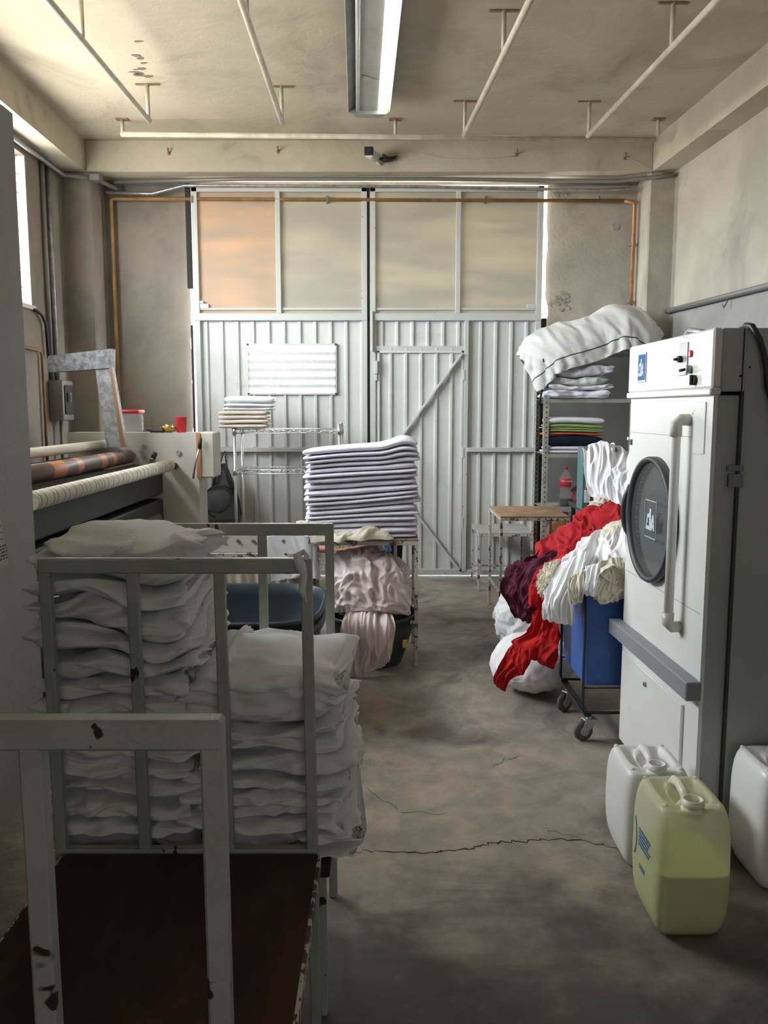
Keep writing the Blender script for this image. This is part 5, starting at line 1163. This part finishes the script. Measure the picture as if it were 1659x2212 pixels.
# door
mb = DB(); 
def ring(r, y, n=72): return [(sc_ + r * math.cos(2 * PI * i / n), y, zc_ + r * math.sin(2 * PI * i / n)) for i in range(n)]
mb.grid([ring(RD * r, y) for r, y in ((.90, .0), (.90, .02), (.93, .034), (.98, .036), (1.0, .026), (1.0, .0))], True, close_u=True, close_v=True); dd = mb.build('door_ring', 'gasket', dr)
mb = DB(); r1 = ring(RD * .91, .018); mb.add(r1, [list(range(72))]); mb.build('door_glass', 'dglass', dd)
mb = DB(); mb.grid([ring(ri, 0), ring(ri, -.6), ring(.01, -.6)], True, close_u=True)
mb.build('drum', 'drum', dr)
# emblem: slanted joined letters, as a stencil print
EM = [(.06, .84), (.19, .35), (.36, .33), (.41, .165), (.54, .165), (.55, .60), (.68, .34), (.79, .34), (.89, .83), (.80, .83), (.76, .76), (.67, .76), (.66, .84)]
CUT = [[(.26, .46), (.38, .46), (.38, .72), (.18, .72), (.18, .64), (.27, .62), (.25, .54)], [(.735, .57), (.775, .57), (.78, .64), (.73, .64)]]
def emblem(mbf, s0, s1, z0, z1, y, flip, mw, mc, parent):
    u = lambda q: (s0 + (s1 - s0) * q[0], y, z1 - (z1 - z0) * q[1])
    mb = mbf(); mb.poly([u(q) for q in EM], (0, .0012, 0)); mb.build('emblem', mw, parent)
    mb = mbf()
    for c_ in CUT: mb.poly([(u(q)[0], y + .0012, u(q)[2]) for q in c_], (0, .0008, 0))
    mb.build('emblem_gap', mc, parent)
a = DX(1385, 763)[0] ; sA_, zA_ = DX(1404, 758); sB_, zB_ = DX(1384, 826)
sL = DX(1386, 790)[0]; sR = DX(1403, 790)[0]; zU = DX(1404, 760)[1]; zD = DX(1401, 825)[1]
pl = DB().box((sR, .012, zD), (sL, .016, zU), .001).build('logo_plate', 'alu', dr)
DB().box((sR + .006, .016, zD + .008), (sL - .006, .0168, zU - .008)).build('plate_face', 'logo_blue', pl)
emblem(DB, sL - .008, sR + .008, zD + .008, zU - .008, .0168, 0, 'logo_white', 'logo_blue', pl)
gl = DX(1404, 1130)[0]; gr = DX(1427, 1130)[0]; gu = DX(1415, 1087)[1]; gd = DX(1414, 1156)[1]
emblem(DB, gl, gr, gd, gu, .019, 0, 'logo_white', 'gasket', dd)
mb = DB()
for a, b in (((gl + .004, gu + .01), (gr - .004, gu + .01)), ((gr - .004, gu + .01), (gr - .004, gd - .01)), ((gr - .004, gd - .01), (gl + .004, gd - .01)), ((gl + .004, gd - .01), (gl + .004, gu + .01))): mb.bar((a[0], .0195, a[1]), (b[0], .0195, b[1]), .002, .003, 0)
mb.build('sticker_border', 'logo_white', dd)
# switches, lamp, knob on the control panel
a0 = DX(1495, 740); a1 = DX(1474, 810); sp = DX(1494, 775)[0]; sq_ = DX(1475, 775)[0]
pb = DB().box((sp, .012, DX(1484, 811)[1]), (sq_, .016, DX(1484, 741)[1]), .001).build('switch_plate', 'alu', dr)
s, z = DX(1481, 776); DB().cyl((s, .016, z), (s, .03, z), .012, 12).build('toggle_base', 'blackm', pb); DB().cyl((s, .03, z), (s + .01, .04, z), .005, 8).build('toggle', 'blackm', pb)
s, z = DX(1501, 764); DB().box((s - .012, .012, z - .012), (s + .012, .020, z + .012), .004).build('red_lamp', 'redp', dr)
s, z = DX(1499, 798); kb = DB().cyl((s, .012, z), (s, .032, z), .015, 14).build('switch_base', 'alu', dr); DB().cyl((s, .03, z), (s + .012, .048, z - .004), .005, 8).build('toggle', 'blackm', kb)
s, z = DX(1509, 821); kb = DB().cyl((s, .012, z), (s, .022, z), .018, 18).build('timer_knob', 'blackm', dr); DB().box((s - .004, .022, z - .018), (s + .004, .032, z + .018), .002).build('knob_grip', 'blackm', kb)
# tall steam pipe handle
s0, zt0 = DX(1487, 925); s1, zb0 = DX(1471, 1350); sm = (s0 + s1) / 2
hp_ = DB().tube([(sm, .012, zt0 + .03), (sm, .03, zt0 + .03), (sm, .043, zt0 + .018), (sm, .046, zt0 - .01), (sm, .046, zb0 + .03)], .017, 16).build('upright_pipe', 'dwhite', dr)
DB().tube([(sm, .0, zt0 + .03), (sm, .028, zt0 + .03), (sm, .047, zt0 + .016), (sm, .047, zt0 - .03)], .0215, 14).build('elbow', 'mangle', hp_)
DB().tube([(sm, .047, zb0 + .045), (sm, .047, zb0 + .005), (sm, .03, zb0 - .008), (sm, .0, zb0 - .008)], .0215, 14).build('elbow', 'mangle', hp_)
# D handle on the far side of the door
s, z1 = DX(1368, 1048); s, z2 = DX(1368, 1160); sH = DX(1366, 1105)[0]
MBh = DB(); n = 20; MBh.tube([(sH + .0, .01, z1 - .0)] + [(sH + .012 * math.sin(PI * k / n), .008 + .028 * math.sin(PI * k / n) ** .5, z1 - .012 - (z1 - z2 - .024) * k / n) for k in range(1, n)] + [(sH, .01, z2 + .01)], .0125, 12); MBh.build('door_handle', 'gasket', dr)
# bumper bar
zb1 = DX(1505, 1466)[1]; zb2 = DX(1500, 1503)[1]; zbF = DX(1340, 1340)[1]
DB().box((-.012, .0, zb2), (DW + .03, .055, zb1), .004).build('bumper', 'bumper', dr)
# lower access panel, service hatch, seams
sa, za = DX(1478, 1528); sb, zb = DX(1350, 1402)
lp = DB().box((sa, .0, .10), (sb, .012, (za + zb) / 2), .002).build('lower_hatch', 'dwhite', dr)
s, z = DX(1401, 1478); DB().cyl((s, .012, z), (s, .02, z), .010, 14).build('hatch_lock', 'bumper', lp); DB().cyl((s, .02, z), (s, .0215, z), .005, 10).build('keyhole', 'holes', lp)
s1_, z1_ = DX(1528, 868); s2_, z2_ = DX(1524, 982)
DB().box((s1_ + .004, .0, z2_), (s1_ + .10, .004, z1_), .001).build('service_hatch', 'dwhite', dr)
mb = DB(); mb.box((.03, 0, DX(1450, 1290)[1]), (DW - .01, .0006, DX(1450, 1290)[1] + .002)); mb.box((.10, 0, DX(1400, 937)[1]), (DW - .01, .0006, DX(1400, 937)[1] + .002))
mb.build('panel_seam', 'bumper', dr)
s, z = DX(1364, 955); DB().box((s - .012, .0, z - .012), (s + .012, .004, z + .012)).build('catch_plate', 'blackm', dr)
mb = DB(); rnd = random.Random(2)
for px, py in ((1484, 729), (1491, 729), (1500, 887), (1497, 893), (1503, 893), (1501, 905), (1508, 872), (1443, 855)):
    s, z = DX(px, py); mb.cyl((s, .0, z), (s, .0135 if py < 800 else .002, z), .0025, 6)
mb.build('screw', 'bumper', dr)
# side panel on the near side, with seam flange
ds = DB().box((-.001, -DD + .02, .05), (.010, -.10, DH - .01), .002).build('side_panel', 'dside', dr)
DB().box((-.004, -.0925, .05), (.011, -.0885, DH), .001).build('side_seam', 'gasket', dr)
mb = DB(); mb.box((-.008, -.11, 1.335), (-.001, -.055, 1.355), .001); mb.box((-.008, -.11, 1.28), (-.001, -.06, 1.325), .001); mb.build('side_catch', 'bumper', dr)
mb = DB(); 
for px, py in ((1620, 793), (1600, 812)): mb.cyl((-.003, -(W(px, py, 2.786).x - 1.10), W(px, py, 2.786).z), (.0, -(W(px, py, 2.786).x - 1.10), W(px, py, 2.786).z), .004, 8)
mb.build('side_hole', 'holes', dr)
mb = MB(); pts = [W(x, y, Y_) for x, y, Y_ in ((1600, 712, 3.0), (1612, 703, 2.86), (1625, 705, 2.77), (1640, 730, 2.76), (1650, 765, 2.76), (1656, 800, 2.76), (1657, 835, 2.76), (1672, 880, 2.77), (1700, 940, 2.77))]
mb.tube(pts, .0105, 10); tag(mb.build('power_cable', 'blackm'), 'thick black cable hanging over the top edge of the dryer side', 'cable')
mb = MB(); q = W(1527, 722, 2.95); mb.tube([(1.2, 3.35, DH), (1.2, 3.35, DH + .025), (1.16, 3.2, DH + .03), (1.16, 3.0, DH)], .012, 8); tag(mb.build('hose', 'alu'), 'short pale hose lying on top of the dryer', 'hose')

# ================================================================== JERRYCANS
def jug(label, x0, x1, y0, y1, h, shell, liquid=None, trim=None, rot=0., cap_open=True, z0=0., mark=False, ribs=False):
    cx_, cy_ = (x0 + x1) / 2, (y0 + y1) / 2; t = thing('plastic_jerrycan', label, 'jerrycan', (cx_, cy_, z0))
    R = Matrix.Translation((cx_, cy_, z0)) @ Matrix.Rotation(rot, 4, 'Z'); hx, hy = (x1 - x0) / 2, (y1 - y0) / 2; n = 64
    def rg(k, z, e=.26, mx=0): return [(sgp(math.cos(2 * PI * (i + .5) / n), e) * (hx * k - mx), sgp(math.sin(2 * PI * (i + .5) / n), e) * (hy * k - mx), z) for i in range(n)]
    mb = MB(R)
    prof = [(.60, .0), (.74, .003), (.84, .018), (.92, .045), (.97, .08), (.995, .13), (1., h * .45), (1., h * .72), (.985, h * .80), (.955, h * .88), (.91, h * .94), (.86, h * .975), (.80, h * .992)]
    rows = [rg(k, z, .30 if z < h * .7 else .34) for k, z in prof]
    # top deck: concentric rings with the two grip troughs either side of the handle ridge
    for q in range(1, 22):
        f = 1 - q / 21.5; row = []
        for p in rg(.80 * f, h * .992, .34):
            x, y = p[0] / hx, p[1] / hy
            tr = math.exp(-((abs(x) - .40) / .19) ** 4) * math.exp(-((y - .12) / .50) ** 6)
            nk = math.exp(-((x / .5) ** 4 + ((y + .68) / .22) ** 4))
            gap = math.exp(-((x) / .3) ** 4) * math.exp(-((y - .12) / .36) ** 4)
            z = h * .992 + .006 * (1 - math.exp(-((1 - f) * 6))) - .055 * max(tr, gap * .9) - .02 * nk
            row.append((p[0], p[1], z))
        rows.append(row)
    mb.grid(rows, True, close_u=True); mb.add(rows[0], [list(range(n))], True); mb.add(rows[-1], [list(range(n))], True)
    body = mb.build('shell', shell, t)
    mb = MB(R); mb.tube([(0, hy * .62, h - .012), (0, hy * .50, h + .004), (0, hy * .2, h + .010), (0, -hy * .12, h + .004), (0, -hy * .34, h - .022)], [.014, .0145, .0135, .0145, .018], 12); mb.build('handle', trim or shell, t)
    mb = MB(R); yy = -hy * .64
    zz = h - .030
    prf = [(.031, 0), (.031, .012), (.034, .014), (.034, .020), (.030, .022), (.030, .030), (.032, .032), (.032, .038), (.0295, .040), (.0295, .050)]
    prf += [(.0255, .050), (.0255, .0)] if cap_open else [(0, .052)]
    mb.lathe(prf, (0, yy, zz), 28); mb.build('neck', trim or shell, t)
    mb = MB(R)
    for sx in (-1, 1):
        for sy in (-.62, .72): mb.lathe([(.010, 0), (.008, .006), (0, .008)], (sx * hx * .70, hy * sy, h * .985), 10)
    mb.build('stacking_nub', shell, t)
    if liquid:
        mb = MB(R); pr = [(.57, .003), (.72, .007), (.82, .021), (.90, .048), (.95, .083), (.972, .13), (.977, liquid)]
        rows = [rg(k, z, .30) for k, z in pr]; mb.grid(rows, True, close_u=True); mb.add(rows[0], [list(range(n))]); mb.add(rows[-1], [list(range(n))]); mb.build('liquid', 'liquid', t)
    if ribs:
        mb = MB(R)
        for sx in (-.45, -.2, .2, .45): mb.tube([(sx * hx, -hy * .985, .10), (sx * hx, -hy * 1.0, .14), (sx * hx, -hy * 1.0, h * .72), (sx * hx, -hy * .97, h * .78)], .008, 8)
        mb.build('molded_rib', shell, t)
    if mark:
        mb = MB(R); x = -hx - .0012; a = [( .035 * math.cos(q), .075 * math.sin(q)) for q in [(-1.2 + 2.4 * k / 14) for k in range(15)]]
        pts = [(x, .085 - u * .8, .225 + v * .85) for u, v in a]
        for p_, q_ in zip(pts[:-1], pts[1:]): mb.bar(p_, q_, .0015, .005, 0)
        rnd = random.Random(5)
        for k in range(5):
            y_ = .035
            while y_ > -.055: wd = rnd.uniform(.008, .02); mb.box((x - .0006, y_ - wd, .262 - k * .012), (x + .0006, y_, .269 - k * .012)); y_ -= wd + .005
        for k in range(2):
            y_ = .02
            while y_ > -.03: wd = rnd.uniform(.004, .01); mb.box((x - .0006, y_ - wd, .155 - k * .009), (x + .0006, y_, .159 - k * .009)); y_ -= wd + .003
        mb.build('printed_mark', 'blueprint', t, 'blue printed crescent mark with faded lettering')
    return t
jug('yellowish translucent jerrycan half full of yellow-green liquid in front', .785, 1.01, 2.235, 2.51, .40, 'jugy', .205, mark=True, trim='jugc')
jug('white jerrycan standing by the near corner of the dryer, left of the yellowish one', .80, 1.03, 2.60, 2.89, .345, 'jugw')
jug('white ribbed jerrycan at the right edge of the photo', 1.19, 1.43, 2.47, 2.75, .40, 'jugw', ribs=True)

# ================================================================== FOREGROUND CARTS
def cart_frame(parent, y, xr, ztop, zbot, nposts=4, wd=.026, shift=.014, rail=.036):
    """end frame: top rail, four uprights; outer uprights reach the floor"""
    W0 = .635; xl = xr - W0; g = (W0 - wd) / (nposts - 1)
    mb = MB(); mb.bar((xl, y, ztop - rail / 2 - .002), (xr, y, ztop - rail / 2 + .002), rail * .9, .035, .003, (0, 1, 0)) if False else mb.box((xl, y - .014, ztop - rail), (xr, y + .014, ztop), .004)
    mb.build('top_rail', 'cartp', parent)
    for k in range(nposts):
        x = xr - wd / 2 - g * k; lo_ = 0. if k in (0, nposts - 1) else zbot; t = (ztop - lo_) / ztop
        MB().bar((x, y, ztop - .004), (x + shift * t, y, lo_), wd, .024, .003, (0, 1, 0)).build('upright', 'cartp', parent)
    MB().box((xl + shift * .6, y - .014, zbot - .012), (xr + shift * .6, y + .014, zbot + .014), .003).build('bottom_rail', 'cartp', parent)
def deck(parent, x0, x1, y0, y1, z, th=.012):
    MB().box((x0, y0, z - th), (x1, y1, z), .002).build('deck_board', 'deck', parent)
    mb = MB()
    for x in (x0 - .003, x1 - .003): mb.box((x - .002, y0, z - .035), (x + .010, y1, z - .001), .002)
    mb.build('side_rail', 'edge', parent)
ZF = 1.198
ca = thing('platform_cart', 'nearest green grey steel cart with an empty brown deck', 'cart', (-.47, 1.4, 0))
cart_frame(ca, .895, -.180, ZF, .44, shift=.006); cart_frame(ca, 1.90, -.168, ZF, .47, shift=.012); deck(ca, -.772, -.158, .93, 1.88, .478)
cb = thing('platform_cart', 'second green grey steel cart loaded with the crumpled white linen piles', 'cart', (-.47, 2.2, 0))
cart_frame(cb, 2.475, -.152, 1.20, .42, shift=.004); 
MB().box((-.80, 1.93, .385), (-.135, 2.455, .42), .004).build('deck_board', 'deck', cb)
for x in (-.77, -.16): MB().bar((x, 1.96, 0), (x, 1.96, .385), .03, .03).build('leg', 'cartp', cb)
mb = MB(); p = W(655, 1206, 1.90); mb.tube([p + Vector((-.012, -.022, .012)), p + Vector((-.004, -.03, -.01)), p + Vector((.004, -.026, -.035)), p + Vector((-.002, -.024, -.07)), p + Vector((.008, -.022, -.10))], [.010, .013, .008, .009, .003], 10)
mb.tube([p + Vector((-.016, -.02, .008)), p + Vector((.0, .022, .012)), p + Vector((.01, -.02, .006))], .007, 8); tag(mb.build('rag_strip', 'wht'), 'grey rag strip tied round the top right corner of the middle frame', 'rag')
# crumpled piles on the second cart
th = [.048, .05, .055, .048, .06, .045, .055, .06, .052, .05, .06, .07, .055, .095]
Ll = stack_labels(len(th), 'big smooth white sheet roll on top of the tall left pile', '# crumpled white sheet from the top of the tall left pile', 'bottom crumpled sheet of the tall left pile, loose ends on the brown deck')
stack('crumpled_sheet', -.665, 2.20, .355, .44, .42, th, 61, 'wht', Ll, 'sheet', 'crumpled sheets in the tall left pile', A=.055, step=.5, fq=5., crease=.020, nv=80, ragged=.026, jit=.016, yawj=.05, plies=[3, 2, 3, 1, 2, 4, 1, 2, 3, 2, 1, 2, 1, 1], ply=.013, wj=.08, nu=110)
th = [.03, .036, .034, .042, .036, .046, .05, .042, .034, .15]
Lr = stack_labels(len(th), 'puffy white pillow-like sheet on top of the lower right pile', '# folded white sheet from the top of the lower right pile', 'bottom sheet of the lower right pile, loose ends on the brown deck')
stack('crumpled_sheet', -.285, 2.20, .37, .46, .42, th, 71, 'wht', Lr, 'sheet', 'crumpled sheets in the lower right pile', A=.04, step=.5, fq=4.5, crease=.017, nv=80, ragged=.02, jit=.014, yawj=.06, plies=[2, 2, 3, 2, 2, 1, 2, 3, 2, 1], ply=.012, wj=.05, nu=110)
mb = MB(); slab(mb, -.475, 2.22, .30, .36, lambda x, y: .735, lambda x, y: .80, 5, 2, .012, .012, rot=Matrix.Rotation(-1.05, 3, 'Y'), piv=Vector((-.475, 2.22, .77)))
tag(mb.build('crumpled_sheet', 'wht'), 'white folded sheet leaning in the gap between the two piles', 'sheet')
